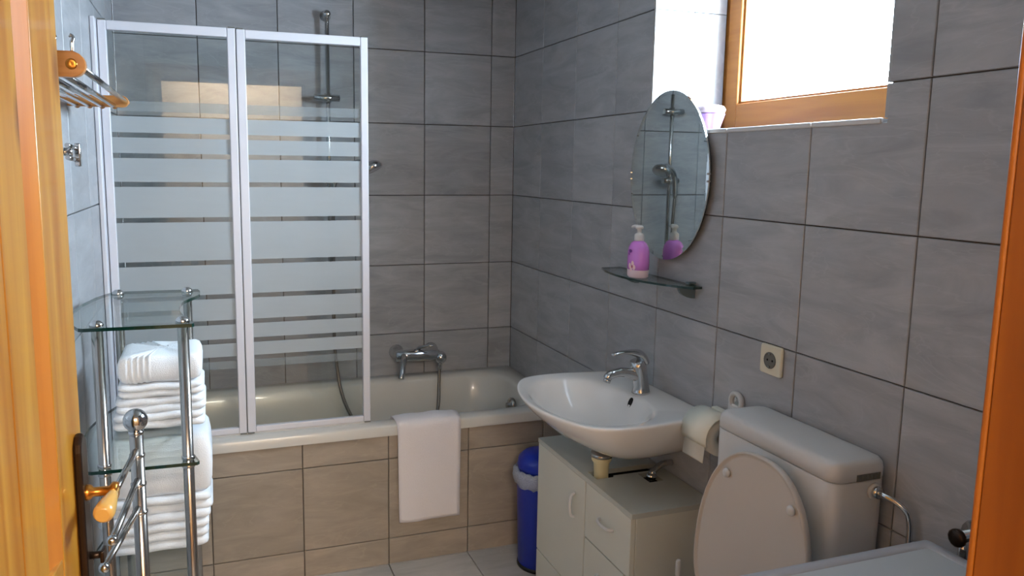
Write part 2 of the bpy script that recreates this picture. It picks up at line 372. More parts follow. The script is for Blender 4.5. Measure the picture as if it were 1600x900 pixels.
b = B(); box(b, HX0, HX1, HY1, YF - 0.15, -0.12, 0.0); struct('floor_hallway', b, 'hall_floor')
b = B(); box(b, HX0, HX1, HY1, YF - 0.15, ZC, ZC + 0.1); struct('ceiling_hallway', b, 'plaster')
b = B(); box(b, HX0, HX1, HY1 - 0.1, HY1, -0.12, ZC + 0.1); struct('wall_hallway_back', b, 'hall_plaster')
b = B(); box(b, HX0 - 0.1, HX0, HY1 - 0.1, YF - 0.05, -0.12, ZC + 0.1); struct('wall_hallway_left', b, 'hall_plaster')
b = B(); box(b, HX1, HX1 + 0.1, HY1 - 0.1, YF - 0.05, -0.12, ZC + 0.1); struct('wall_hallway_right', b, 'hall_plaster')
b = B(); grid_slab(b, [HX0, DX0, DX1 + 0.03, HX1], [-0.12, DZ + 0.03, ZC + 0.1], [(DX0, DX1 + 0.03, -0.12, DZ + 0.03)], YF - 0.17, YF - 0.15, 'y')
struct('wall_hallway_front', b, 'hall_plaster')

# window ------------------------------------------------------------
win = B(); box(win, WD - 0.004, WD + 0.05, WY1 - 0.022, WY1 + 0.012, WZ0 + 0.004, WZ1, 0.003)      # casing posts and rails
box(win, WD - 0.004, WD + 0.05, WY0 - 0.012, WY0 + 0.022, WZ0 + 0.004, WZ1, 0.003)
box(win, WD - 0.004, WD + 0.05, WY0, WY1, WZ0 + 0.002, WZ0 + 0.024, 0.003); box(win, WD - 0.004, WD + 0.05, WY0, WY1, WZ1 - 0.024, WZ1, 0.003)
window = struct('window_1', win, 'window_wood', 'small high window with varnished wooden frame, daylight behind')
ix0, ix1 = WD - 0.012, WD + 0.04; y0, y1, z0, z1 = WY0 + 0.018, WY1 - 0.018, WZ0 + 0.018, WZ1 - 0.018; sw = 0.063; sb = 0.088
bx('sash_stile', 'window_wood', window, ix0, ix1, y1 - sw, y1, z0, z1, bev=0.004)
bx('sash_stile', 'window_wood', window, ix0, ix1, y0, y0 + sw, z0, z1, bev=0.004)
bx('sash_rail', 'window_wood', window, ix0, ix1, y0 + sw, y1 - sw, z0, z0 + sb, bev=0.004)
bx('sash_rail', 'window_wood', window, ix0, ix1, y0 + sw, y1 - sw, z1 - sw, z1, bev=0.004)
bd = B()
for (a, c_, d, e_) in ((y0 + sw - .001, y0 + sw + .008, z0 + sb, z1 - sw), (y1 - sw - .008, y1 - sw + .001, z0 + sb, z1 - sw), (y0 + sw, y1 - sw, z0 + sb - .001, z0 + sb + .008), (y0 + sw, y1 - sw, z1 - sw - .008, z1 - sw + .001)):
    box(bd, WD, WD + 0.03, a, c_, d, e_, 0.002)
obj('glazing_bead', bd, 'window_wood', window)
bx('window_pane', 'window_glass', window, WD + 0.012, WD + 0.016, y0 + sw, y1 - sw, z0 + sb, z1 - sw)
# tiled reveals and sill
rv = B(); box(rv, 0.001, 0.003, WY1 + 0.005, WY1 + 0.006, WZ0, WZ1); rvo = struct('trim_2', rv, 'grout')
for a, c_ in ((0.004, 0.15), (0.153, WD - 0.013)):
    for d, e_ in ((WZ0 + .004, ZR - T - .0015), (ZR - T + .0015, ZR - .0015), (ZR + .0015, WZ1 - .004)):
        bx('tile', 'wall_tile', rvo, a, c_, WY1 - 0.004, WY1 + 0.004, d, e_)
        bx('tile', 'wall_tile', rvo, a, c_, WY0 - 0.004, WY0 + 0.004, d, e_)
cols = [WY1 - 0.006, -1.32, -1.65, -1.98, WY0 + 0.006]
for k in range(4):
    for a, c_ in ((0.004, 0.15), (0.153, WD - 0.006)):
        bx('tile', 'wall_tile', rvo, a, c_, cols[k + 1] + .0015, cols[k] - .0015, WZ0 - 0.006, WZ0 + 0.002)
        bx('tile', 'wall_tile', rvo, a, c_, cols[k + 1] + .0015, cols[k] - .0015, WZ1 - 0.002, WZ1 + 0.006)
b = B()
for k in range(4): box(b, -0.004, 0.006, cols[k + 1] + .0012, cols[k] - .0012, WZ0 - 0.009, WZ0 + 0.004, 0.003)
struct('trim_1', b, 'white_plastic')
b = B(); box(b, 0.0, 0.006, WY1 - 0.004, WY1 + 0.004, WZ0, WZ1, 0.002); struct('trim_3', b, 'white_plastic')

# door frame and door --------------------------------------------------
fr = B(); box(fr, DX1, DX1 + 0.03, YF - 0.17, YF - 0.0, 0, DZ + 0.03, 0.002); frame = struct('trim_4', fr, 'door_frame_wood')
bx('door_lining', 'door_frame_wood', frame, DX0 - 0.012, DX0 + 0.02, YF - 0.17, YF, 0, DZ + 0.03)
bx('door_lining', 'door_frame_wood', frame, DX0 + 0.02, DX1, YF - 0.17, YF, DZ, DZ + 0.03)
bx('architrave', 'door_frame_wood', frame, DX1 - 0.0015, DX1 + 0.075, YF, YF + 0.006, 0, DZ + 0.09, bev=0.0025, seg=3)
bx('architrave', 'door_frame_wood', frame, DX0 - 0.012, DX1 - 0.0015, YF, YF + 0.006, DZ - 0.004, DZ + 0.09, bev=0.004)
bx('door_stop', 'door_frame_wood', frame, DX1 - 0.012, DX1, YF - 0.12, YF - 0.055, 0, DZ, bev=0.002)
# leaf, local frame: w along the leaf from hinge, n normal (towards the room, +x), built at the hinge
hinge = Vector((-1.703, YF + 0.02, 0)); tip = Vector((-1.628, -2.212, 0)); dv = (tip - hinge); DW = dv.length; ang = math.atan2(dv.y, dv.x)
leaf = B(); box(leaf, 0, 0.02, -0.006, 0.034, 0.008, DZ - 0.006)     # hinge edge strip, leaf lies along local +x, its room face is local y=-0.0..
door = obj('door_1', leaf, 'pine'); door['kind'] = 'structure'; door['label'] = 'varnished knotty pine panel door standing open along the left wall'
door.location = hinge; door.rotation_euler = (0, 0, ang)
SW = 0.135
def dpart(name, mat, *a, **k): return bx(name, mat, door, *a, **k)
# visible face is local -y; thickness 0..0.04 in +y
door.data.transform(Matrix.Identity(4))
dpart('stile', 'pine', DW - SW, DW, 0, 0.04, 0.008, DZ - 0.006, bev=0.003)
dpart('stile', 'pine', 0.02, SW, 0, 0.04, 0.008, DZ - 0.006, bev=0.003)
for za, zb_ in ((0.008, 0.22), (0.86, 1.0), (DZ - 0.14, DZ - 0.006)):
    dpart('rail', 'pine', SW, DW - SW, 0.001, 0.039, za, zb_, bev=0.002)
for za, zb_ in ((0.22, 0.86), (1.0, DZ - 0.14)):
    a, c_ = SW, DW - SW; mw = 0.05
    for (q0, q1, q2, q3) in ((c_ - mw, c_, za, zb_), (a, a + mw, za, zb_)):
        b = B(); prism(b, [(q1 if q0 > DW / 2 else q0, 0.001), (q1 if q0 > DW / 2 else q0, 0.036), (q0 if q0 > DW / 2 else q1, 0.026), (q0 if q0 > DW / 2 else q1, 0.013)], q2, q3)
        bb = obj('moulding', b, 'pine_moulding', door)
    pn = []
    k = 5; pw = (c_ - a - 2 * mw + 0.01) / k
    for i in range(k):
        dpart('panel_board', 'pine', a + mw - 0.005 + i * pw + 0.0008, a + mw - 0.005 + (i + 1) * pw - 0.0008, 0.006, 0.030, za + 0.001, zb_ - 0.001, bev=0.0025)
# handle plate and lever
b = B(); pc = DW - 0.036
sh = [(pc - 0.019, 0.885), (pc + 0.019, 0.885), (pc + 0.020, 1.13)] + [(pc + 0.020 * math.cos(a), 1.13 + 0.026 * math.sin(a)) for a in (0.5, 1.1, 1.57, 2.04, 2.64)] + [(pc - 0.020, 1.13)]
prism(b, sh, -0.012, 0.0, 'y', bev=0.004); plate = obj('handle_plate', b, 'bronze', door)
b = B(); tube(b, [(pc, -0.008, 1.058), (pc, -0.018, 1.058), (pc, -0.022, 1.058), (pc, -0.045, 1.058), (pc, -0.050, 1.058), (pc, -0.058, 1.058)], [0.014, 0.012, 0.0075, 0.008, 0.014, 0.013], 14)
obj('handle_neck', b, 'brass', plate)
b = B(); lp = smooth_path([(pc + 0.004, -0.052, 1.058), (pc - 0.018, -0.052, 1.056), (pc - 0.036, -0.050, 1.051), (pc - 0.048, -0.048, 1.047), (pc - 0.064, -0.047, 1.045)], 5)
tube(b, lp, [0.007 + 0.0088 * math.sin(min(1, max(0, (i - 3) / 14)) * PI / 2) * (1 if i < 18 else (0.9, 0.7, 0.35)[i - 18]) for i in range(len(lp))], 16)
obj('door_handle', b, 'ivory_grip', plate)
b = B(); tube(b, [(pc, -0.01, 0.952), (pc, -0.030, 0.952)], [0.006, 0.006], 10); box(b, pc - 0.012, pc + 0.012, -0.034, -0.028, 0.942, 0.962, 0.002); obj('door_key', b, 'bronze', plate)

# ------------------------------------------------------------------ bath
bath = thing('bathtub', 'white enamelled built-in bathtub along the back wall behind a tiled front', 'bathtub', (XL / 2, TUBY / 2, 0))
bc = (XL / 2, -0.3615); R0 = lambda hx, hy, r, z, dx=0, dy=0: rrect(bc[0] + dx, bc[1] + dy, hx, hy, r, z, 10)
b = B(); hx, hy = 0.8775, 0.3595
rings(b, [R0(hx, hy, 0.012, 0.537), R0(hx, hy, 0.012, 0.572), R0(hx - .006, hy - .006, 0.012, 0.580), R0(0.80, 0.292, 0.16, 0.581), R0(0.785, 0.278, 0.16, 0.576), R0(0.775, 0.268, 0.16, 0.562),
          R0(0.755, 0.258, 0.17, 0.45), R0(0.70, 0.235, 0.18, 0.26), R0(0.64, 0.20, 0.17, 0.185), R0(0.50, 0.13, 0.12, 0.165), R0(0.2, 0.05, 0.05, 0.16)], cap0=False)
obj('basin', b, 'bath_enamel', bath)
b = B(); lathe(b, (-0.123, -0.36, 0.49), [(0.001, 0.0), (0.034, 0.0), (0.036, -0.012), (0.030, -0.020), (0.016, -0.022), (0.014, -0.034), (0.001, -0.036)], 20, 'x')
obj('overflow_knob', b, 'brushed_steel', bath)
b = B(); lathe(b, (-0.40, -0.355, 0.161), [(0.001, 0), (0.034, 0), (0.034, 0.004), (0.001, 0.006)], 20); obj('drain', b, 'chrome', bath)
b = B(); box(b, XL, 0, TUBY + TT, TUBY + 0.05, 0, 0.536); apron = struct('trim_5', b, 'grout')
lay(apron, (0, TUBY + TT, 0), (1, 0, 0), (0, 0, 1), (0, -1, 0), joints(XL, 0, -0.4575), joints(0, 0.536, 0.439), 'apron_tile')

# shower screen ------------------------------------------------------------
SY = -0.66
scr = thing('shower_screen', 'folding two-panel glass bath screen with white frame and frosted stripes', 'shower screen', (-1.31, SY, ZT))
b = B(); box(b, XL + 0.001, -1.747, SY - 0.058, SY + 0.016, ZT + 0.001, 2.043, 0.003); obj('wall_profile', b, 'white_frame', scr)
clear = [1.740, 1.669, 1.600, 1.503, 1.380, 1.227, 1.103, 1.008, 0.938, 0.872]
def panel(xa, xb, z0, z1, n1, n2):
    fw = n1
    bx('stile', 'white_frame', scr, xa, xa + n1, SY - 0.012, SY + 0.012, z0, z1, bev=0.003)
    bx('stile', 'white_frame', scr, xb - n2, xb, SY - 0.012, SY + 0.012, z0, z1, bev=0.003)
    bx('rail', 'white_frame', scr, xa + n1, xb - n2, SY - 0.011, SY + 0.011, z1 - 0.031, z1, bev=0.003)
    bx('rail', 'white_frame', scr, xa + n1, xb - n2, SY - 0.011, SY + 0.011, z0, z0 + 0.022, bev=0.003)
    pane = bx('pane', 'clear_glass', scr, xa + n1 - 0.004, xb - n2 + 0.004, SY - 0.0025, SY + 0.0025, z0 + 0.018, z1 - 0.032)
    top = 1.782; hw = 0.0085
    for i, zc in enumerate(clear + [None]):
        lo = (zc + hw) if zc else 0.835; hi = top
        if i == 10: hi = clear[-1] - hw
        q = B(); q.faces.new([q.verts.new(p) for p in ((xa + n1, SY - 0.0031, lo), (xb - n2, SY - 0.0031, lo), (xb - n2, SY - 0.0031, hi), (xa + n1, SY - 0.0031, hi))])
        obj('frosted_band', q, 'frosted_faint' if i in (0, 10) else 'frosted_print', pane)
        if zc: top = zc - hw
    for xq in (xa + 0.012, xb - 0.012):
        for zq, s in ((z1, 1), (z0, -1)):
            q = B(); box(q, xq - 0.012, xq + 0.012, SY - 0.0125, SY + 0.0125, min(zq, zq + s * 0.004), max(zq, zq + s * 0.004), 0.001); obj('end_cap', q, 'grey_plastic', scr)
panel(-1.7445, -1.3130, 0.588, 2.040, 0.026, 0.027)
panel(-1.3100, -0.850, 0.588, 2.038, 0.030, 0.027)
b = B(); box(b, -1.740, -0.852, SY - 0.006, SY + 0.006, ZT + 0.0005, 0.5885); obj('seal_strip', b, 'white_plastic', scr)
b = B(); tube(b, [(-1.3125, SY - 0.004, 0.592), (-1.3125, SY - 0.004, 2.036)], 0.0035, 8); obj('hinge_rod', b, 'grey_plastic', scr)

# shower rail, head and hose ------------------------------------------------
rail = thing('shower_rail', 'tall chrome shower riser rail on the back wall behind the screen', 'shower rail', (-0.905, 0, 2.2))
tb('rail_rod', 'chrome', rail, [(-0.905, -0.052, 1.02), (-0.905, -0.052, 2.225)], 0.0095)
b = B(); ball(b, (-0.905, -0.052, 2.225), 0.018); tube(b, [(-0.905, -0.05, 2.225), (-0.905, -0.012, 2.225), (-0.905, -0.0015, 2.225)], [0.011, 0.013, 0.024], 16); obj('wall_mount', b, 'chrome', rail)
b = B(); tube(b, [(-0.905, -0.05, 1.04), (-0.905, -0.012, 1.04), (-0.905, -0.0015, 1.04)], [0.011, 0.013, 0.024], 16); ball(b, (-0.905, -0.052, 1.03), 0.016); obj('wall_mount', b, 'chrome', rail)
def cross(z, nm, ln):
    b = B(); tube(b, [(-0.905 - ln, -0.055, z), (-0.905 + ln * 0.8, -0.055, z)], 0.015, 14); tube(b, [(-0.905, -0.052, z - 0.02), (-0.905, -0.052, z + 0.02)], 0.015, 14); obj(nm, b, 'chrome', rail)
cross(1.868, 'bracket', 0.062)
cross(1.515, 'slider', 0.050)
hs = thing('hand_shower', 'chrome hand shower hooked on the riser rail beside the screen edge', 'shower head', (-0.86, -0.12, 1.5))
b = B(); tube(b, smooth_path([(-0.900, -0.118, 1.43), (-0.893, -0.125, 1.50), (-0.868, -0.145, 1.555), (-0.80, -0.19, 1.583), (-0.765, -0.213, 1.578)], 4), [0.010, 0.011, 0.012, 0.012, 0.013, 0.013, 0.013, 0.013, 0.014, 0.015, 0.016, 0.017, 0.018, 0.018, 0.018, 0.018, 0.018], 12)
obj('handle', b, 'chrome', hs)
b = B(); lathe(b, (0, 0, 0), [(0.001, 0.024), (0.022, 0.022), (0.040, 0.010), (0.046, -0.004), (0.044, -0.014), (0.038, -0.018), (0.001, -0.018)], 24)
bmesh.ops.transform(b, matrix=Matrix.Translation((-0.748, -0.225, 1.570)) @ Matrix.Rotation(math.radians(-28), 4, Vector((0.5, 0.8, 0)).normalized()), verts=b.verts); obj('spray_head', b, 'chrome', hs)
b = B(); tube(b, smooth_path([(-0.900, -0.118, 1.43), (-0.898, -0.112, 1.30), (-0.90, -0.10, 1.0), (-0.895, -0.10, 0.72), (-0.86, -0.14, 0.50), (-0.76, -0.20, 0.34), (-0.62, -0.26, 0.29), (-0.50, -0.26, 0.34), (-0.43, -0.17, 0.44), (-0.405, -0.105, 0.55), (-0.400, -0.092, 0.63)], 8), 0.0075, 10)
h = obj('shower_hose', b, 'hose_metal'); tag(h, 'flexible metal hose looping from the bath mixer through the bathtub to the hand shower', 'hose', loc=(-0.62, -0.26, 0.29))
mix = thing('bath_mixer', 'chrome wall bath mixer with lever above the bathtub rim', 'tap', (-0.50, 0, 0.675))
for xx in (-0.590, -0.418):
    b = B(); tube(b, [(xx, -0.0015, 0.690), (xx, -0.010, 0.690), (xx, -0.020, 0.690), (xx, -0.045, 0.690), (xx, -0.075, 0.688)], [0.036, 0.034, 0.024, 0.018, 0.020], 20); obj('escutcheon', b, 'chrome', mix)
tb('mixer_body', 'chrome', mix, [(-0.615, -0.082, 0.688), (-0.610, -0.082, 0.688), (-0.55, -0.082, 0.688), (-0.49, -0.082, 0.688), (-0.42, -0.082, 0.684), (-0.400, -0.082, 0.684)], [0.014, 0.026, 0.028, 0.031, 0.030, 0.022], 20)
tb('spout', 'chrome', mix, smooth_path([(-0.575, -0.085, 0.690), (-0.583, -0.125, 0.680), (-0.600, -0.170, 0.640), (-0.610, -0.185, 0.605)], 4), [0.019, 0.018, 0.017, 0.016, 0.016, 0.015, 0.015, 0.014, 0.014, 0.014, 0.014, 0.014, 0.014], 14)
b = B(); ball(b, (-0.395, -0.095, 0.672), 0.030); tube(b, [(-0.395, -0.095, 0.68), (-0.398, -0.093, 0.632), (-0.399, -0.093, 0.612)], [0.014, 0.012, 0.011], 12); obj('diverter_knob', b, 'chrome', mix)
tb('lever', 'chrome', mix, [(-0.515, -0.085, 0.705), (-0.500, -0.10, 0.728), (-0.470, -0.13, 0.742), (-0.445, -0.15, 0.745)], [0.020, 0.014, 0.010, 0.008], 12, flat=0.6)

# towel over the bath rim ----------------------------------------------------
def sheet(prof, x0, x1, thick, nx=14, wav=0.004, taper=None):
    """draped cloth: prof = list of (y, z) along the drape, extruded in x with soft waves"""
    b = B(); P = smooth_path([(0, y, z) for y, z in prof], 5); n = len(P); top = []; bot = []
    for i, p in enumerate(P):
        t = (P[min(i + 1, n - 1)] - P[max(i - 1, 0)]).normalized(); nn = Vector((0, -t.z, t.y)); s = i / (n - 1)
        rt, rb = [], []
        for k in range(nx + 1):
            u = k / nx; x = x0 + (x1 - x0) * u + (taper(s, u) if taper else 0)
            w = wav * s * math.sin(u * 7 + s * 3) + wav * 0.5 * math.sin(u * 15 + 1); ed = min(1, min(u, 1 - u) * 12 + 0.35)
            q = p + nn * w; rt.append(b.verts.new((x, q.y + nn.y * thick * ed / 2, q.z + nn.z * thick * ed / 2))); rb.append(b.verts.new((x, q.y - nn.y * thick * ed / 2, q.z - nn.z * thick * ed / 2)))
        top.append(rt); bot.append(rb)
    for G in (top, bot):
        for i in range(n - 1):
            for k in range(nx): b.faces.new((G[i][k], G[i][k + 1], G[i + 1][k + 1], G[i + 1][k])).smooth = True
    for i in range(n - 1):
        for k in (0, nx): b.faces.new((top[i][k], top[i + 1][k], bot[i + 1][k], bot[i][k])).smooth = True
    for i in (0, n - 1):
        for k in range(nx): b.faces.new((top[i][k], top[i][k + 1], bot[i][k + 1], bot[i][k])).smooth = True
    return b
b = sheet([(-0.615, 0.535), (-0.625, 0.575), (-0.65, 0.592), (-0.70, 0.593), (-0.727, 0.580), (-0.733, 0.54), (-0.730, 0.42), (-0.728, 0.30), (-0.728, 0.178)], -0.765, -0.497, 0.010, wav=0.0035, taper=lambda s, u: 0.016 * s * (1 - u) - 0.004 * s * u)
tw = obj('bath_mat', b, 'bath_mat'); tag(tw, 'white terry bath mat hanging over the front rim of the bathtub', 'bath mat', loc=(-0.63, -0.70, 0.593))

# ------------------------------------------------------------------ washbasin
YS = -1.392; ZS = 0.84
sink = thing('washbasin', 'white porcelain wall-hung washbasin with rounded front and overflow hole', 'sink', (0, YS, ZS))
half = [(0.0, 0.270), (-0.06, 0.283), (-0.15, 0.296), (-0.25, 0.306), (-0.34, 0.300), (-0.40, 0.276), (-0.440, 0.225), (-0.470, 0.150), (-0.487, 0.075), (-0.492, 0.0)]
P = smooth_path([(x, y, 0) for x, y in half], 4); out = [(p.x, p.y) for p in P] + [(p.x, -p.y) for p in reversed(P[:-1])]
kk = 6; out += [(0.0, -0.27 + 0.54 * i / kk) for i in range(1, kk)]
NO = len(out)
def so(sx, sy, z, x0=0.0): return [(x0 + min(x, -0.0015) * sx, YS + y * sy, z) for x, y in out]
bcx = -0.285
def inner(hx, hy, z, cx=bcx, p=2.3):
    r = []
    for x, y in out:
        a = math.atan2(y / 0.30, (x - bcx) / 0.22); c_, s_ = math.cos(a), math.sin(a)
        r.append((cx + hx * math.copysign(abs(c_) ** (2 / p), c_), YS + hy * math.copysign(abs(s_) ** (2 / p), s_), z))
    return r
def lerp(A, Bq, t, z): return [(a[0] * (1 - t) + c_[0] * t, a[1] * (1 - t) + c_[1] * t, z) for a, c_ in zip(A, Bq)]
O = so(1, 1, ZS)
I0 = inner(0.172, 0.252, ZS)
b = B()
rings(b, [so(0.38, 0.10, 0.648), so(0.46, 0.28, 0.655), so(0.62, 0.60, 0.690), so(0.78, 0.80, 0.735), so(0.90, 0.92, 0.780), so(0.965, 0.972, 0.812), so(0.995, 0.995, 0.832), so(1, 1, 0.838), lerp(O, I0, 0.05, 0.8435), lerp(O, I0, 0.25, 0.8425), lerp(O, I0, 0.80, 0.8385), inner(0.172, 0.252, 0.834),
          inner(0.163, 0.240, 0.822), inner(0.150, 0.220, 0.795), inner(0.125, 0.180, 0.755), inner(0.085, 0.115, 0.722), inner(0.04, 0.05, 0.710), inner(0.02, 0.02, 0.708)])
s_ = obj('basin', b, 'porcelain', sink)
sd = s_.modifiers.new('sub', 'SUBSURF'); sd.levels = 1; sd.render_levels = 1
b = B(); lathe(b, (0, 0, 0), [(0.019, 0.0), (0.0195, 0.004), (0.017, 0.0055), (0.012, 0.004), (0.001, 0.004)], 18, sy=0.55); bmesh.ops.transform(b, matrix=Matrix.Translation((-0.1265, YS, 0.8085)) @ Matrix.Rotation(math.radians(-72), 4, 'Y') @ Matrix.Rotation(PI / 2, 4, 'Z') @ Matrix.Rotation(PI / 2, 4, 'Z'), verts=b.verts); obj('overflow_hole', b, 'painted_shade', sink)  # solid dark disc, the shade inside the hole is painted by its colour
b = B(); lathe(b, (bcx, YS, 0.709), [(0.001, 0.0), (0.030, 0.0), (0.030, 0.004), (0.020, 0.006), (0.001, 0.003)], 18); obj('plughole', b, 'chrome', sink)
b = B(); lathe(b, (-0.228, YS, 0), [(0.030, 0.650), (0.033, 0.640), (0.033, 0.628), (0.026, 0.618), (0.024, 0.58), (0.024, 0.50)], 20); obj('waste_pipe', b, 'cream_pipe', sink)
b = B(); lathe(b, (-0.228, YS, 0), [(0.036, 0.652), (0.036, 0.640), (0.030, 0.636)], 20); obj('waste_flange', b, 'brushed_steel', sink)
tap = thing('basin_tap', 'chrome single-lever mixer tap on the back of the washbasin', 'tap', (-0.083, YS + .012, ZS))
TY = YS + 0.012
tb('tap_body', 'chrome', tap, [(-0.083, TY, 0.838), (-0.083, TY, 0.845), (-0.084, TY, 0.862), (-0.090, TY, 0.90), (-0.096, TY, 0.93), (-0.101, TY, 0.950)], [0.031, 0.029, 0.026, 0.025, 0.026, 0.025], 24)
tb('tap_spout', 'chrome', tap, smooth_path([(-0.085, TY, 0.888), (-0.13, TY, 0.908), (-0.17, TY, 0.913), (-0.203, TY, 0.906), (-0.210, TY, 0.895)], 4), [0.019] * 4 + [0.017] * 4 + [0.015] * 4 + [0.0145, 0.0145, 0.0145, 0.014, 0.013], 16)
b = B(); tube(b, [(-0.209, TY, 0.897), (-0.213, TY, 0.884)], 0.012, 14); obj('aerator', b, 'chrome', tap)
tb('tap_lever', 'chrome', tap, smooth_path([(-0.072, TY, 0.940), (-0.092, TY, 0.968), (-0.125, TY, 0.978), (-0.165, TY, 0.979), (-0.195, TY, 0.974)], 4), [0.022, 0.024, 0.026, 0.027, 0.027, 0.026, 0.023, 0.020, 0.017, 0.015, 0.014, 0.013, 0.013, 0.012, 0.012, 0.011, 0.008], 16, flat=0.55)

# cabinet ------------------------------------------------------------
CX0, CY0, CY1, CZ = -0.271, -1.690, -1.015, 0.578
cab = thing('vanity_cabinet', 'white laminate cabinet with one door and drawers under the washbasin', 'cabinet', (CX0 / 2, (CY0 + CY1) / 2, 0))
b = B(); grid_slab(b, [CX0 - 0.016, -0.262, -0.196, -0.112, -0.060, -0.004], [CY0, -1.502, -1.428, -1.416, -1.364, CY1], [(-0.262, -0.196, -1.428, -1.364), (-0.196, -0.004, -1.416, -1.400 + 0.01), (-0.112, -0.060, -1.502, -1.428)], CZ - 0.016, CZ, 'z')
obj('cabinet_top', b, 'cabinet_top', cab)
bx('side_panel', 'cabinet_white', cab, CX0 + 0.001, -0.004, CY0, CY0 + 0.016, 0.0, CZ - 0.016)
bx('side_panel', 'cabinet_white', cab, CX0 + 0.001, -0.004, CY1 - 0.016, CY1, 0.0, CZ - 0.016)
b = B(); box(b, CX0 + 0.02, -0.006, CY0 + 0.016, CY1 - 0.016, 0.06, 0.54); obj('interior_shade', b, 'painted_shade', cab)  # solid near-black block added for the shade inside the cabinet
DV = -1.3985
bx('divider', 'cabinet_white', cab, CX0 + 0.002, CX0 + 0.02, DV - 0.006, DV + 0.006, 0.06, CZ - 0.016)
def handle(pt, vert, par):
    x, y, z = pt; d = 0.042
    pts = [(x, y, z - d), (x - 0.014, y, z - d * 0.8), (x - 0.019, y, z), (x - 0.014, y, z + d * 0.8), (x, y, z + d)] if vert else [(x, y - d, z), (x - 0.014, y - d * 0.8, z), (x - 0.019, y, z), (x - 0.014, y + d * 0.8, z), (x, y + d, z)]
    b = B(); tube(b, smooth_path(pts, 4), 0.0055, 8); return obj('handle', b, 'white_plastic', par)
fx = CX0 - 0.016
dr = bx('door', 'cabinet_white', cab, fx, CX0, DV + 0.003, CY1 - 0.004, 0.147, CZ - 0.0175, bev=0.0015); handle((fx, -1.325, 0.450), True, dr)
bx('lower_panel', 'cabinet_white', cab, fx, CX0, DV + 0.003, CY1 - 0.004, 0.02, 0.142, bev=0.0015)
zs = [CZ - 0.0155, 0.373, 0.188, 0.02]
for i in range(3):
    d = bx('drawer', 'cabinet_white', cab, fx, CX0, CY0 + 0.004, DV - 0.003, zs[i + 1] + 0.003, zs[i] - 0.002, bev=0.0015)
    handle((fx, (CY0 + DV) / 2, (zs[i] + zs[i + 1]) / 2 + 0.012), False, d)
b = B(); tube(b, smooth_path([(-0.086, -1.470, 0.54), (-0.086, -1.470, 0.59), (-0.05, -1.46, 0.612), (-0.02, -1.455, 0.615), (-0.002, -1.455, 0.615)], 4), 0.010, 10); lathe(b, (-0.086, -1.470, 0), [(0.016, 0.578), (0.018, 0.586), (0.012, 0.595)], 14)
v = obj('water_valve', b, 'chrome'); tag(v, 'small chrome stop valve rising through the hole in the cabinet top', 'valve', loc=(-0.086, -1.47, 0.578))

# bin ------------------------------------------------------------
bn = thing('waste_bin', 'tall dark blue plastic waste bin between cabinet and bathtub', 'bin', (-0.205, -0.885, 0))
b = B(); lathe(b, (-0.205, -0.885, 0), [(0.088, 0.010), (0.094, 0.016), (0.104, 0.385), (0.106, 0.39)], 32); obj('body', b, 'blue_plastic', bn)
b = B(); lathe(b, (-0.205, -0.885, 0), [(0.095, 0.0), (0.098, 0.004), (0.096, 0.016), (0.09, 0.018)], 32); obj('base_ring', b, 'black_plastic', bn)
b = B(); lathe(b, (-0.205, -0.885, 0), [(0.102, 0.405), (0.103, 0.42), (0.098, 0.445), (0.080, 0.462), (0.05, 0.472), (0.001, 0.475)], 32); obj('lid', b, 'blue_plastic', bn)
b = B(); random.seed(3)
rs = []
for r, z in ((0.108, 0.345), (0.116, 0.350), (0.120, 0.375), (0.117, 0.398), (0.110, 0.408), (0.104, 0.405)):
    rs.append([(-0.205 + (r + random.uniform(-.003, .004)) * math.cos(2 * PI * i / 40), -0.885 + (r + random.uniform(-.003, .004)) * math.sin(2 * PI * i / 40), z + random.uniform(-.006, .006)) for i in range(40)])
rings(b, rs, cap0=False, cap1=False); obj('bin_liner', b, 'bin_bag', bn)

# ------------------------------------------------------------------ mirror, shelf, soap
mir = thing('oval_mirror', 'oval frameless mirror on the right wall above the glass shelf', 'mirror', (-0.012, -1.385, 1.5525))
def ell(a, c_, x, n=72): return [(x, -1.385 + a * math.cos(2 * PI * i / n), 1.5525 + c_ * math.sin(2 * PI * i / n)) for i in range(n)]
b = B(); rings(b, [ell(0.2215, 0.2685, -0.020), ell(0.2225, 0.2695, -0.0205), ell(0.2225, 0.2695, -0.0250), ell(0.210, 0.257, -0.0256)], cap0=False, smooth=False); obj('mirror_glass', b, 'mirror', mir)
b = B(); rings(b, [ell(0.19, 0.235, -0.0015), ell(0.20, 0.245, -0.014), ell(0.221, 0.268, -0.016), ell(0.221, 0.268, -0.0198)]); obj('backing', b, 'mirror_back', mir)
for dy, dz in ((0.2205, 0.01), (0.2205, -0.012), (-0.2205, 0.01), (-0.2205, -0.012)):
    bx('clip', 'chrome', mir, -0.029, -0.018, -1.385 + dy - 0.003, -1.385 + dy + 0.003, 1.5525 + dz - 0.003, 1.5525 + dz + 0.003, bev=0.001)
SZ = 1.218
gs = thing('glass_wall_shelf', 'small clear glass wall shelf with curved front under the oval mirror', 'shelf', (0, -1.33, SZ))
fp = smooth_path([(-0.085, -1.085, 0), (-0.115, -1.18, 0), (-0.128, -1.30, 0), (-0.115, -1.42, 0), (-0.078, -1.52, 0), (-0.040, -1.580, 0)], 5)
poly = [(-0.008, -1.580), (-0.008, -1.085)] + [(p.x, p.y) for p in fp]
def glass_plate(name, poly, z0, z1, par, mat='shelf_glass'):
    b = B(); fs = prism(b, poly, z0, z1)
    for f in fs[2:]: f.material_index = 1
    return obj(name, b, [mat, 'glass_edge'], par)
glass_plate('glass_plate', poly, SZ - 0.004, SZ + 0.003, gs)
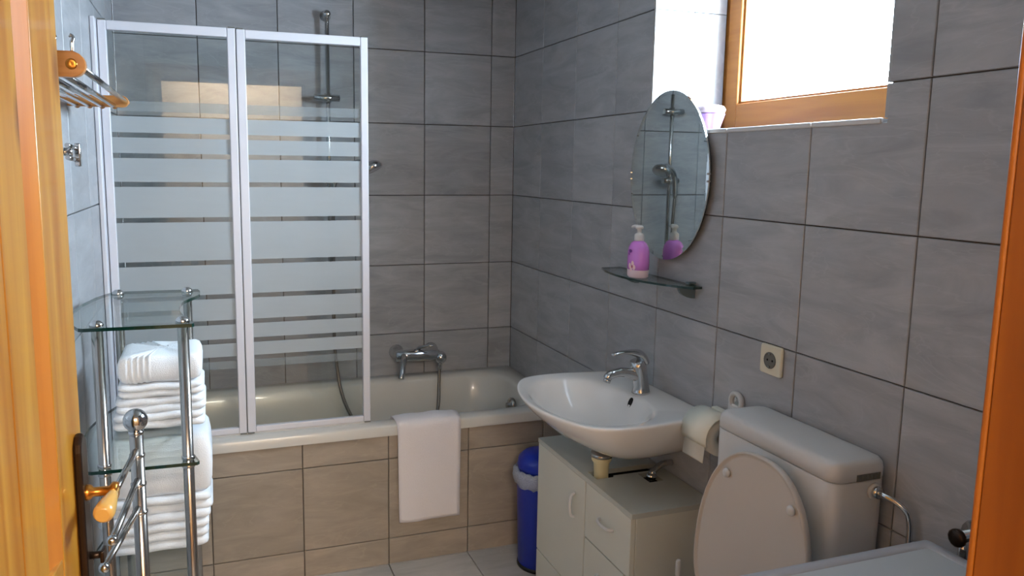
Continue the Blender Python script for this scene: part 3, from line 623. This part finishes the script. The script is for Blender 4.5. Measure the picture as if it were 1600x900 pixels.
for yy in (-1.200, -1.530):
    q = [(-0.0015, SZ - 0.040)] + [(-0.0015 - 0.058 * math.sin(a * PI / 12), SZ - 0.006 - 0.034 * math.cos(a * PI / 12)) for a in range(1, 7)] + [(-0.0015, SZ - 0.005)]
    b = B(); prism(b, q, yy - 0.008, yy + 0.008, 'y', bev=0.002); box(b, -0.028, -0.0015, yy - 0.010, yy + 0.010, SZ + 0.0035, SZ + 0.012, 0.003); obj('bracket', b, 'smoke_bracket', gs)
BXx, BY = -0.092, -1.345
soap = thing('soap_dispenser', 'purple liquid soap bottle with white pump on the glass shelf', 'soap bottle', (BXx, BY, SZ + 0.0035))
def bottle_part(nm, prof, mat):
    b = B(); lathe(b, (BXx, BY, SZ + 0.0035), [(r * 1.18, h) for r, h in prof], 32, sx=0.74); return obj(nm, b, mat, soap)
bottle_part('base_band', [(0.030, 0.0), (0.035, 0.004), (0.0365, 0.024), (0.0365, 0.027)], 'soap_pale')
bottle_part('body', [(0.0365, 0.027), (0.037, 0.05), (0.036, 0.085), (0.033, 0.10), (0.026, 0.113), (0.018, 0.119), (0.013, 0.121)], 'soap_purple')
b = B(); lathe(b, (BXx, BY, SZ + 0.0035), [(0.015, 0.120), (0.0155, 0.122), (0.0155, 0.140), (0.012, 0.144), (0.0075, 0.146), (0.007, 0.158), (0.012, 0.160), (0.013, 0.166), (0.008, 0.171), (0.001, 0.172)], 20)
tube(b, smooth_path([(BXx, BY, SZ + 0.169), (BXx - 0.004, BY + 0.02, SZ + 0.170), (BXx - 0.007, BY + 0.034, SZ + 0.166)], 4), [0.006] * 5 + [0.005] * 3 + [0.004], 10); obj('pump', b, 'white_plastic', soap)
b = B()
def on_body(a, h, rr=0.0442): return (BXx + rr * 0.74 * math.cos(a), BY + rr * math.sin(a), SZ + 0.0035 + h)
def petal(b, a0, h0, da, dh):
    n = 10; vs = [b.verts.new(on_body(a0 + 0.85 + da * math.cos(2 * PI * i / n), h0 + dh * math.sin(2 * PI * i / n))) for i in range(n)]; b.faces.new(vs)
for a0, h0 in ((2.65, 0.048), (2.35, 0.040), (2.80, 0.036), (2.50, 0.030)): petal(b, a0, h0, 0.14, 0.009)
obj('flower_print', b, 'soap_pink', soap)
b = B(); petal(b, 2.62, 0.038, 0.10, 0.006); obj('flower_print', b, 'soap_red', soap)
b = B(); petal(b, 2.35, 0.088, 0.22, 0.006); petal(b, 2.2, 0.078, 0.12, 0.005); obj('logo_print', b, 'soap_print', soap)

# ornament on the sill
orn = thing('lilac_candle_cup', 'lilac scalloped candle cup standing on the window sill beside the mirror', 'candle holder', (0.080, -1.452, WZ0 + 0.002))
def scal(r, z, n=48, k=6, amp=0.12): return [(0.080 + r * (1 + amp * abs(math.sin(k * PI * i / n))) * math.cos(2 * PI * i / n), -1.452 + r * (1 + amp * abs(math.sin(k * PI * i / n))) * math.sin(2 * PI * i / n), WZ0 + 0.002 + z) for i in range(n)]
b = B(); rings(b, [scal(0.022, 0), scal(0.026, 0.003), scal(0.034, 0.03), scal(0.040, 0.052), scal(0.041, 0.056), scal(0.034, 0.056)]); obj('cup', b, 'lilac_glass', orn)
b = B(); rings(b, [scal(0.034, 0.057), scal(0.040, 0.060), scal(0.042, 0.070), scal(0.036, 0.080), scal(0.020, 0.084), scal(0.004, 0.085)]); obj('candle_top', b, 'soap_pale', orn)

# socket
sk = thing('power_socket', 'square cream wall socket on the right wall above the toilet cistern', 'socket', (0, -1.900, 1.070))
b = B(); outer = lambda s, x, r=0.006: [(x, -1.900 + p[0], 1.070 + p[1]) for p in rrect(0, 0, s, s, r, 0, 4)]
circ = lambda r, x: [(x, -1.900 + r * math.cos(2 * PI * (i + 0.0) / 20 + PI / 4 * 0), 1.070 + r * math.sin(2 * PI * i / 20)) for i in range(20)]
rings(b, [outer(0.0405, -0.0015), outer(0.0405, -0.007), outer(0.038, -0.011)]); obj('plate', b, 'socket_cream', sk)
b = B(); rings(b, [circ(0.0225, -0.0112), circ(0.0225, -0.0135), circ(0.0195, -0.0135), circ(0.019, -0.0118)], cap0=False); obj('socket_well', b, 'grey_plastic', sk, recalc=True)
for dy in (-0.0095, 0.0095):
    b = B(); lathe(b, (-0.0116, -1.900 + dy, 1.070), [(0.001, 0), (0.003, 0), (0.003, -0.001), (0.001, -0.001)], 8, 'x'); obj('contact_hole', b, 'painted_shade', sk)  # dark discs painted as the shade in the pin holes
for dz in (-0.0175, 0.0175): bx('earth_clip', 'chrome', sk, -0.016, -0.0117, -1.9025, -1.8975, 1.070 + dz - 0.0025, 1.070 + dz + 0.0025)

# ------------------------------------------------------------------ toilet
TYc = -2.124
toi = thing('toilet', 'white toilet with raised lid leaning on a low plastic cistern', 'toilet', (-0.30, TYc, 0))
CYc, CTOP = -2.085, 0.943
def cring(hx_, hy_, r, z, x0=-0.080): return rrect(x0, CYc, hx_, hy_, r, z, 6)
b = B(); rings(b, [cring(0.070, 0.200, 0.03, 0.500), cring(0.076, 0.207, 0.03, 0.512), cring(0.077, 0.210, 0.03, 0.894), cring(0.075, 0.208, 0.03, 0.8965)]); obj('cistern', b, 'white_plastic', toi)
b = B()
rings(b, [cring(0.075, 0.208, 0.03, 0.8975), cring(0.0775, 0.2105, 0.03, 0.900), cring(0.0775, 0.2105, 0.03, 0.920), cring(0.0755, 0.2085, 0.03, 0.932), cring(0.070, 0.203, 0.028, 0.940), cring(0.060, 0.193, 0.024, CTOP), cring(0.03, 0.15, 0.02, CTOP + 0.0005)])
obj('cistern_lid', b, 'white_plastic', toi)
vg = bx('vent_grille', 'grey_plastic', toi, -0.096, -0.030, CYc - 0.2122, CYc - 0.2100, 0.899, 0.914)
for k in range(6): bx('vent_slat', 'grey_plastic', vg, -0.093 + k * 0.0105, -0.0885 + k * 0.0105, CYc - 0.2140, CYc - 0.2120, 0.9005, 0.9125)
def lid_pt(u, v):     # u across, v up the lid; lid plane leans back to the cistern
    return Vector((-0.205 - 0.055 * (1 - v / 0.46), TYc + u, 0.441 + v))
n = 48; ol = []
for i in range(n):
    a = 2 * PI * i / n; c_, s2 = math.cos(a), math.sin(a)
    ol.append((0.192 * math.copysign(abs(c_) ** 0.86, c_) * (1.0 if s2 > 0 else 1.0), 0.225 + (0.240 if s2 > 0 else 0.215) * math.copysign(abs(s2) ** (1.0 if s2 > 0 else 0.7), s2)))
def lr(s, d): return [tuple(lid_pt(u * s, 0.225 + (v - 0.225) * s) + Vector((d, 0, 0))) for u, v in ol]
b = B(); rings(b, [lr(0.93, -0.002), lr(0.965, 0.0), lr(0.975, -0.007), lr(0.995, -0.007), lr(1.0, 0.0), lr(0.99, 0.010), lr(0.95, 0.016), lr(0.5, 0.020)]); obj('lid', b, 'seat_plastic', toi)
b = B()
for u, v in ((0.108, 0.385), (-0.118, 0.385)):
    b = B(); p = lid_pt(u, v); lathe(b, (p.x - 0.004, p.y, p.z), [(0.010, 0.0), (0.012, -0.002), (0.011, -0.007), (0.005, -0.010), (0.001, -0.010)], 14, 'x'); obj('bumper', b, 'white_plastic', toi)
def bowl(hx, hy, z, cx=-0.44): 
    r = []
    for i in range(40):
        a = 2 * PI * i / 40; c_, s2 = math.cos(a), math.sin(a); r.append((cx + hx * (1.0 if c_ < 0 else 0.85) * c_, TYc + hy * s2, z))
    return r
b = B(); rings(b, [bowl(0.15, 0.11, 0.0), bowl(0.145, 0.105, 0.05), bowl(0.14, 0.10, 0.15), bowl(0.19, 0.15, 0.28), bowl(0.235, 0.18, 0.37), bowl(0.24, 0.185, 0.40), bowl(0.235, 0.18, 0.408), bowl(0.18, 0.13, 0.405), bowl(0.16, 0.115, 0.33), bowl(0.10, 0.07, 0.22), bowl(0.04, 0.03, 0.19)])
box(b, -0.30, -0.02, TYc - 0.10, TYc + 0.10, 0.0, 0.40, 0.02, 3); obj('bowl', b, 'porcelain', toi)
b = B(); rings(b, [bowl(0.24, 0.187, 0.410), bowl(0.245, 0.19, 0.418), bowl(0.235, 0.182, 0.430), bowl(0.17, 0.118, 0.430), bowl(0.16, 0.11, 0.418), bowl(0.165, 0.115, 0.410)], cap0=False, cap1=False); obj('seat', b, 'seat_plastic', toi)
tb('hinge', 'seat_plastic', toi, [(-0.235, TYc - 0.10, 0.440), (-0.235, TYc + 0.10, 0.440)], 0.014, 12)
PZ, PX, P0 = 0.872, -0.045, CYc - 0.2105
b = B(); tube(b, smooth_path([(PX, P0 - 0.001, PZ), (PX, P0 - 0.027, PZ), (PX + 0.007, P0 - 0.047, PZ - 0.004), (-0.028, P0 - 0.066, PZ - 0.016), (-0.020, P0 - 0.076, PZ - 0.042), (-0.020, P0 - 0.079, 0.76), (-0.020, P0 - 0.079, 0.60), (-0.018, P0 - 0.079, 0.52), (-0.002, P0 - 0.079, 0.50)], 4), 0.0065, 12)
obj('supply_pipe', b, 'chrome', toi)
b = B(); lathe(b, (PX, P0 - 0.018, PZ), [(0.008, 0.0), (0.013, 0.0), (0.014, 0.009), (0.013, 0.014), (0.008, 0.016)], 14, 'y'); obj('pipe_nut', b, 'chrome', toi)
b = B(); tube(b, [(PX, P0 - 0.0005, PZ), (PX, P0 - 0.005, PZ), (PX, P0 - 0.007, PZ)], [0.019, 0.018, 0.012], 18); obj('pipe_collar', b, 'white_plastic', toi)

# paper holder
ph = thing('toilet_roll_holder', 'white plastic toilet roll holder on the wall between washbasin and cistern', 'toilet roll holder', (0, -1.76, 0.86))
b = B(); 
def yz(c_, r, x, n=24): return [(x, c_[0] + r * math.cos(2 * PI * i / n), c_[1] + r * math.sin(2 * PI * i / n)) for i in range(n)]
rings(b, [yz((-1.768, 0.915), 0.030, -0.0015), yz((-1.768, 0.915), 0.031, -0.010), yz((-1.768, 0.915), 0.027, -0.014), yz((-1.768, 0.915), 0.019, -0.014), yz((-1.768, 0.915), 0.018, -0.006)])
box(b, -0.012, -0.0015, -1.792, -1.735, 0.80, 0.905, 0.004); obj('wall_plate', b, 'white_plastic', ph)
b = B(); rings(b, [yz((-1.768, 0.915), 0.0185, -0.0065), yz((-1.768, 0.915), 0.012, -0.0075), yz((-1.768, 0.915), 0.003, -0.0085)], cap0=False); obj('screw_cover', b, 'chrome', ph)
# curved cover over the roll (axis along y)
def arc_shell(cx, cz, r, y0_, y1_, a0, a1, th, n=12):
    b = B(); rs = []
    for i in range(n + 1):
        a = a0 + (a1 - a0) * i / n; c_, s2 = math.cos(a), math.sin(a)
        rs.append([(cx + r * c_, y0_, cz + r * s2), (cx + r * c_, y1_, cz + r * s2), (cx + (r - th) * c_, y1_, cz + (r - th) * s2), (cx + (r - th) * c_, y0_, cz + (r - th) * s2)])
    rings(b, rs); return b
b = arc_shell(-0.066, 0.822, 0.063, -1.800, -1.680, math.radians(48), math.radians(200), 0.003); box(b, -0.030, -0.010, -1.795, -1.685, 0.862, 0.880, 0.003); obj('cover', b, 'ivory_plastic', ph)
roll = B(); rs = [[(-0.066 + r * math.cos(2 * PI * i / 28), y, 0.818 + r * math.sin(2 * PI * i / 28)) for i in range(28)] for r, y in ((0.018, -1.690), (0.052, -1.690), (0.052, -1.790), (0.018, -1.790), (0.018, -1.690))]
rings(roll, rs, cap0=False, cap1=False); ro = obj('toilet_roll', roll, 'paper'); tag(ro, 'white paper roll under the cover of the wall holder beside the cistern', 'toilet roll', loc=(-0.066, -1.74, 0.818))
b = B(); pts = smooth_path([(-0.119, 0, 0.822), (-0.122, 0, 0.795), (-0.124, 0, 0.770), (-0.126, 0, 0.752)], 3)
rs = [[(p.x - 0.0008, -1.690, p.z), (p.x - 0.0008, -1.788, p.z - 0.0), (p.x + 0.0008, -1.788, p.z), (p.x + 0.0008, -1.690, p.z)] for p in pts]
rings(b, rs); obj('loose_sheet', b, 'paper', ro)

# toilet brush
tbz = thing('toilet_brush', 'white toilet brush upright between cabinet and toilet', 'toilet brush', (-0.19, -1.790, 0))
b = B(); lathe(b, (-0.19, -1.790, 0), [(0.045, 0), (0.047, 0.005), (0.050, 0.12), (0.046, 0.13), (0.02, 0.135), (0.012, 0.14)], 24); obj('holder', b, 'white_plastic', tbz)
tb('stick', 'white_plastic', tbz, [(-0.19, -1.790, 0.13), (-0.19, -1.790, 0.42), (-0.19, -1.790, 0.43), (-0.19, -1.790, 0.468), (-0.19, -1.790, 0.474)], [0.006, 0.006, 0.008, 0.008, 0.005], 12)

# ------------------------------------------------------------------ washing machine
wm = thing('washing_machine', 'white appliance top with raised border at the bottom right corner by the door frame', 'washing machine', (-0.37, -2.76, 0))
WX0, WX1, Wy0, Wy1, WZ = -0.685, -0.088, -3.050, -2.470, 0.85
bx('body', 'washer_white', wm, WX0 + 0.01, WX1, Wy0, Wy1, 0.012, WZ - 0.034, bev=0.006)
b = B(); wc = ((WX0 + WX1) / 2, (Wy0 + Wy1) / 2); whx, why = (WX1 - WX0) / 2, (Wy1 - Wy0) / 2
rings(b, [rrect(*wc, whx, why, 0.010, WZ - 0.033, 4), rrect(*wc, whx, why, 0.010, WZ - 0.004, 4), rrect(*wc, whx - .003, why - .003, 0.010, WZ, 4), rrect(*wc, whx - .024, why - .024, 0.008, WZ, 4), rrect(*wc, whx - .027, why - .027, 0.008, WZ - 0.003, 4)], cap1=False); obj('top_border', b, 'washer_border', wm)
bx('top_panel', 'washer_white', wm, WX0 + 0.026, WX1 - 0.026, Wy0 + 0.026, Wy1 - 0.026, WZ - 0.012, WZ - 0.0028)
b = B(); lathe(b, (WX0 + 0.01, wc[1], 0.40), [(0.17, 0.0), (0.17, -0.014), (0.155, -0.022), (0.12, -0.022), (0.11, -0.010), (0.001, -0.004)], 40, 'x'); obj('porthole_door', b, 'washer_border', wm)
bx('control_panel', 'washer_border', wm, WX0 + 0.002, WX0 + 0.012, Wy0 + 0.01, Wy1 - 0.01, 0.70, 0.81, bev=0.002)
b = B(); lathe(b, (WX0 + 0.002, -2.66, 0.755), [(0.028, 0.0), (0.026, -0.018), (0.001, -0.020)], 20, 'x'); obj('programme_knob', b, 'white_plastic', wm)
for xx in (WX0 + 0.06, WX1 - 0.05):
    for yy in (Wy0 + 0.05, Wy1 - 0.05):
        b = B(); lathe(b, (xx, yy, 0), [(0.02, 0), (0.02, 0.014)], 12); obj('foot', b, 'black_plastic', wm)
vt = thing('wall_stop_tap', 'dark chrome stop tap on the wall behind the washing machine', 'tap', (0, -2.505, 0.862))
b = B(); tube(b, [(-0.0015, -2.505, 0.862), (-0.008, -2.505, 0.862), (-0.012, -2.505, 0.862), (-0.040, -2.505, 0.862)], [0.028, 0.026, 0.012, 0.012], 16); tube(b, [(-0.030, -2.505, 0.862), (-0.030, -2.505, 0.79)], 0.010, 12); obj('valve_body', b, 'chrome', vt)
b = B()
lathe(b, (-0.042, -2.505, 0.862), [(0.001, 0.0), (0.014, 0.0), (0.018, -0.004), (0.018, -0.012), (0.013, -0.015), (0.001, -0.015)], 12, 'x'); obj('valve_handle', b, 'bronze', vt)

# ------------------------------------------------------------------ glass shelf unit with towels
ux = -1.575; uy0, uy1 = -1.690, -1.245
unit = thing('glass_shelf_unit', 'freestanding shelf unit with chrome posts and curved glass shelves by the left wall', 'shelf unit', (ux, (uy0 + uy1) / 2, 0))
posts = [(-1.664, uy0), (-1.486, uy0), (-1.664, uy1), (-1.486, uy1)]
shz = [0.20, 0.545, 0.885, 1.212]
gp = [(-1.742, -1.500), (-1.728, -1.63), (-1.700, -1.702), (-1.690, -1.708), (-1.466, -1.716), (-1.461, -1.709)] + [(q.x, q.y) for q in smooth_path([(-1.476, -1.650, 0), (-1.494, -1.56, 0), (-1.499, -1.48, 0), (-1.490, -1.40, 0), (-1.465, -1.335, 0), (-1.452, -1.290, 0), (-1.452, -1.235, 0)], 4)] + [(-1.458, -1.202), (-1.66, -1.192), (-1.685, -1.20), (-1.715, -1.28), (-1.735, -1.38)]
for z in shz: glass_plate('glass_shelf', gp, z - 0.004, z + 0.004, unit)
for px_, py_ in posts:
    po = tb('post', 'brushed_steel', unit, [(px_, py_, 0.012), (px_, py_, 1.207)], 0.0125, 20)
    for z in shz[:-1]:
        for pr_ in ([(0.0128, -0.016), (0.0150, -0.014), (0.0150, -0.0045)], [(0.0150, 0.0045), (0.0150, 0.012), (0.0128, 0.014)]):
            b = B(); lathe(b, (px_, py_, z), pr_, 20); obj('collar', b, 'chrome', po)
    b = B(); lathe(b, (px_, py_, 1.216), [(0.0150, 0.0), (0.0155, 0.003), (0.014, 0.008), (0.008, 0.013), (0.001, 0.014)], 20); obj('top_cap', b, 'chrome', po)
    b = B(); lathe(b, (px_, py_, 0), [(0.018, 0.0), (0.018, 0.010), (0.013, 0.014)], 20); obj('foot', b, 'chrome', po)

def folded_towel(x0, x1, y0, y1, z0, h, layers, seed, ribs=False):
    """stack of soft folds; folded edges towards +x, cut edges towards -y"""
    rnd = random.Random(seed); b = B(); t = h / layers
    for k in range(layers):
        za, zb_ = z0 + k * t, z0 + (k + 1) * t; e = [rnd.uniform(-0.006, 0.006) for _ in range(4)]
        X0, X1, Y0, Y1 = x0 + e[0], x1 + e[1] * 0.8, y0 + e[2] * 0.8, y1 + e[3]
        nz, nn = 6, 9; hz = (zb_ - za) / 2; cz = (za + zb_) / 2
        rs = []
        ph0 = rnd.uniform(0, 6)
        for j in range(nz + 1):
            a = -PI / 2 + PI * j / nz; ins = (1 - math.cos(a)) * min(hz, 0.014); zz = cz + hz * 0.99 * math.sin(a)
            ring = []
            base = rrect((X0 + X1) / 2, (Y0 + Y1) / 2, (X1 - X0) / 2 - ins, (Y1 - Y0) / 2 - ins, 0.016, zz, 4)
            # densify sides
            dense = []
            for i in range(len(base)):
                p, q = Vector(base[i]), Vector(base[(i + 1) % len(base)]); m_ = max(1, int((q - p).length / 0.02)) if (q - p).length > 0.03 else 1
                m_ = (60 if ribs else 14) if (q - p).length > 0.03 else 1
                for w in range(m_): dense.append(p.lerp(q, w / m_))
            for p in dense:
                wv = 0.0022 * math.sin(p.x * 60 + ph0) + 0.0018 * math.sin(p.y * 45 + ph0 * 2)
                rb = 0.0028 * math.sin((p.x - x0) * 450) if (ribs and k == layers - 1 and x0 + 0.012 < p.x < x0 + 0.075) else 0
                ring.append((p.x, p.y - rb - wv * 0.6, p.z + wv * (0.8 if k == layers - 1 or j < nz else 0.4) + rb))
            rs.append(ring)
        if k == layers - 1:   # domed top
            for s in (0.8, 0.5, 0.2):
                cx_, cy_ = (X0 + X1) / 2, (Y0 + Y1) / 2; src = rs[nz]
                rs.append([(cx_ + (p[0] - cx_) * s, cy_ + (p[1] - cy_) * s, p[2] + 0.004 * (1 - s)) for p in src])
        rings(b, rs)
    return b
def put_towel(lbl, grp, *a, **k):
    b = folded_towel(*a, **k); o = obj('folded_towel', b, 'terry')
    tag(o, lbl, 'towel', grp, loc=((a[0] + a[1]) / 2, (a[2] + a[3]) / 2, a[4])); return o
g1, g2 = 'folded towels on the middle glass shelf', 'folded towels on the lower glass shelf'
yA, yB = -1.455, -1.255
z = 0.8905
put_towel('thin folded white towel at the very bottom of the upper pile', g1, -1.672, -1.448, yA, yB, z, 0.042, 2, 11)
put_towel('thin folded white towel second from bottom of the upper pile', g1, -1.664, -1.446, yA + .002, yB, z + 0.043, 0.040, 2, 12)
put_towel('thin folded white towel just under the ribbed one on the upper pile', g1, -1.654, -1.449, yA + .004, yB, z + 0.084, 0.036, 2, 13)
put_towel('thick white towel with ribbed band on top of the upper pile', g1, -1.652, -1.452, yA + .002, yB, z + 0.121, 0.070, 1, 14, ribs=True)
z = 0.5505
put_towel('thin folded white towel at the very bottom of the lower pile', g2, -1.705, -1.452, yA, yB, z, 0.052, 2, 21)
put_towel('folded white towel second from bottom of the lower pile', g2, -1.715, -1.444, yA + .002, yB, z + 0.053, 0.050, 2, 22)
put_towel('folded white towel just under the thick one of the lower pile', g2, -1.722, -1.440, yA + .002, yB, z + 0.104, 0.048, 2, 23)
put_towel('thick folded white bath towel on top of the lower pile', g2, -1.690, -1.437, yA + .002, yB, z + 0.153, 0.158, 1, 24)

# ------------------------------------------------------------------ ball-topped towel stand
px_, py_ = -1.574, -1.920
st = thing('towel_stand', 'chrome towel stand with ball finial and three swing arms before the shelf unit', 'towel stand', (px_, py_, 0))
tb('post', 'brushed_steel', st, [(px_, py_, 0.02), (px_, py_, 1.045)], 0.0132, 20)
b = B(); ball(b, (px_, py_, 1.066), 0.0235, 28); lathe(b, (px_, py_, 0), [(0.013, 1.036), (0.0145, 1.038), (0.0145, 1.044), (0.008, 1.047)], 20); obj('finial_ball', b, 'chrome', st)
b = B(); lathe(b, (px_, py_, 0), [(0.13, 0.0), (0.132, 0.006), (0.12, 0.014), (0.03, 0.020), (0.014, 0.03)], 40); obj('base', b, 'chrome', st)
for zz, (ex, ey) in ((1.006, (-1.598, -2.180)), (0.945, (-1.594, -2.190)), (0.886, (-1.612, -2.165))):
    b = B(); d = Vector((ex - px_, ey - py_, 0)).normalized()
    tube(b, [(px_ + d.x * 0.008, py_ + d.y * 0.008, zz), (ex, ey, zz)], 0.0062, 12); ar = obj('swing_arm', b, 'brushed_steel', st)
    b = B(); ball(b, (ex, ey, zz), 0.0095, 14); obj('end_ball', b, 'chrome', ar)
    b = B(); lathe(b, (px_, py_, zz), [(0.0134, -0.016), (0.0152, -0.015), (0.0152, -0.010), (0.0134, -0.009)], 20); obj('arm_collar', b, 'chrome', ar)

# ------------------------------------------------------------------ wall rack and holder on left wall
rk = thing('towel_rack', 'wall towel rack with wooden end boards and chrome tubes high on the left wall', 'towel rack', (XL, -1.68, 1.74))
for yc, hh in ((-2.075, 0.021), (-1.245, 0.015)):
    q = [(XL + 0.0015, 1.737 - hh), (-1.628, 1.737 - hh)] + [(-1.628 + hh * math.sin(PI * k / 10), 1.737 - hh * math.cos(PI * k / 10)) for k in range(1, 10)] + [(-1.628, 1.737 + hh), (XL + 0.0015, 1.737 + hh)]
    b = B(); prism(b, q, yc - 0.010, yc + 0.010, 'y', bev=0.002); e = obj('end_board', b, 'rack_wood', rk)
    b = B(); s = -1 if yc < -1.6 else 1
    lathe(b, (-1.628, yc + s * 0.010, 1.737), [(0.001, 0.0), (0.009, 0.0), (0.009, s * 0.002), (0.006, s * 0.003), (0.001, s * 0.002)], 16, 'y'); obj('screw_cap', b, 'brass', e)
for k in range(5):
    xx = -1.620 - 0.030 * k; zz = 1.737 if k == 0 else 1.726
    tb('tube', 'chrome', rk, [(xx, -2.068, zz), (xx, -1.252, zz)], 0.0062, 12)
for k in range(5):
    b = B(); ball(b, (-1.620 - 0.030 * k, -1.229, 1.737 if k == 0 else 1.726), 0.008, 12); obj('tube_cap', b, 'rack_wood', rk)
for xx in (-1.655, -1.640 + 0.012):
    b = B(); tube(b, smooth_path([(xx, -2.07, 1.757), (xx, -2.07, 1.772), (xx + 0.002, -2.068, 1.782), (xx - 0.003, -2.068, 1.786)], 3), 0.0035, 8); obj('hook', b, 'chrome', rk)
hk = thing('wall_towel_holder', 'small chrome double-bar holder on the left wall under the wooden rack', 'towel holder', (XL, -1.45, 1.60))
bx('wall_plate', 'white_plastic', hk, XL + 0.0015, XL + 0.012, -1.50, -1.455, 1.575, 1.700, bev=0.004)
for dz in (0.0, 0.028):
    b = B(); tube(b, [(-1.722, -1.55, 1.586 + dz), (-1.722, -1.40, 1.580 + dz)], 0.0055, 10); obj('bar', b, 'chrome', hk)
bx('end_bracket', 'chrome', hk, -1.728, -1.714, -1.415, -1.395, 1.565, 1.622, bev=0.003)
tb('support_arm', 'chrome', hk, [(XL + 0.0015, -1.478, 1.60), (-1.722, -1.478, 1.60)], 0.010, 12)
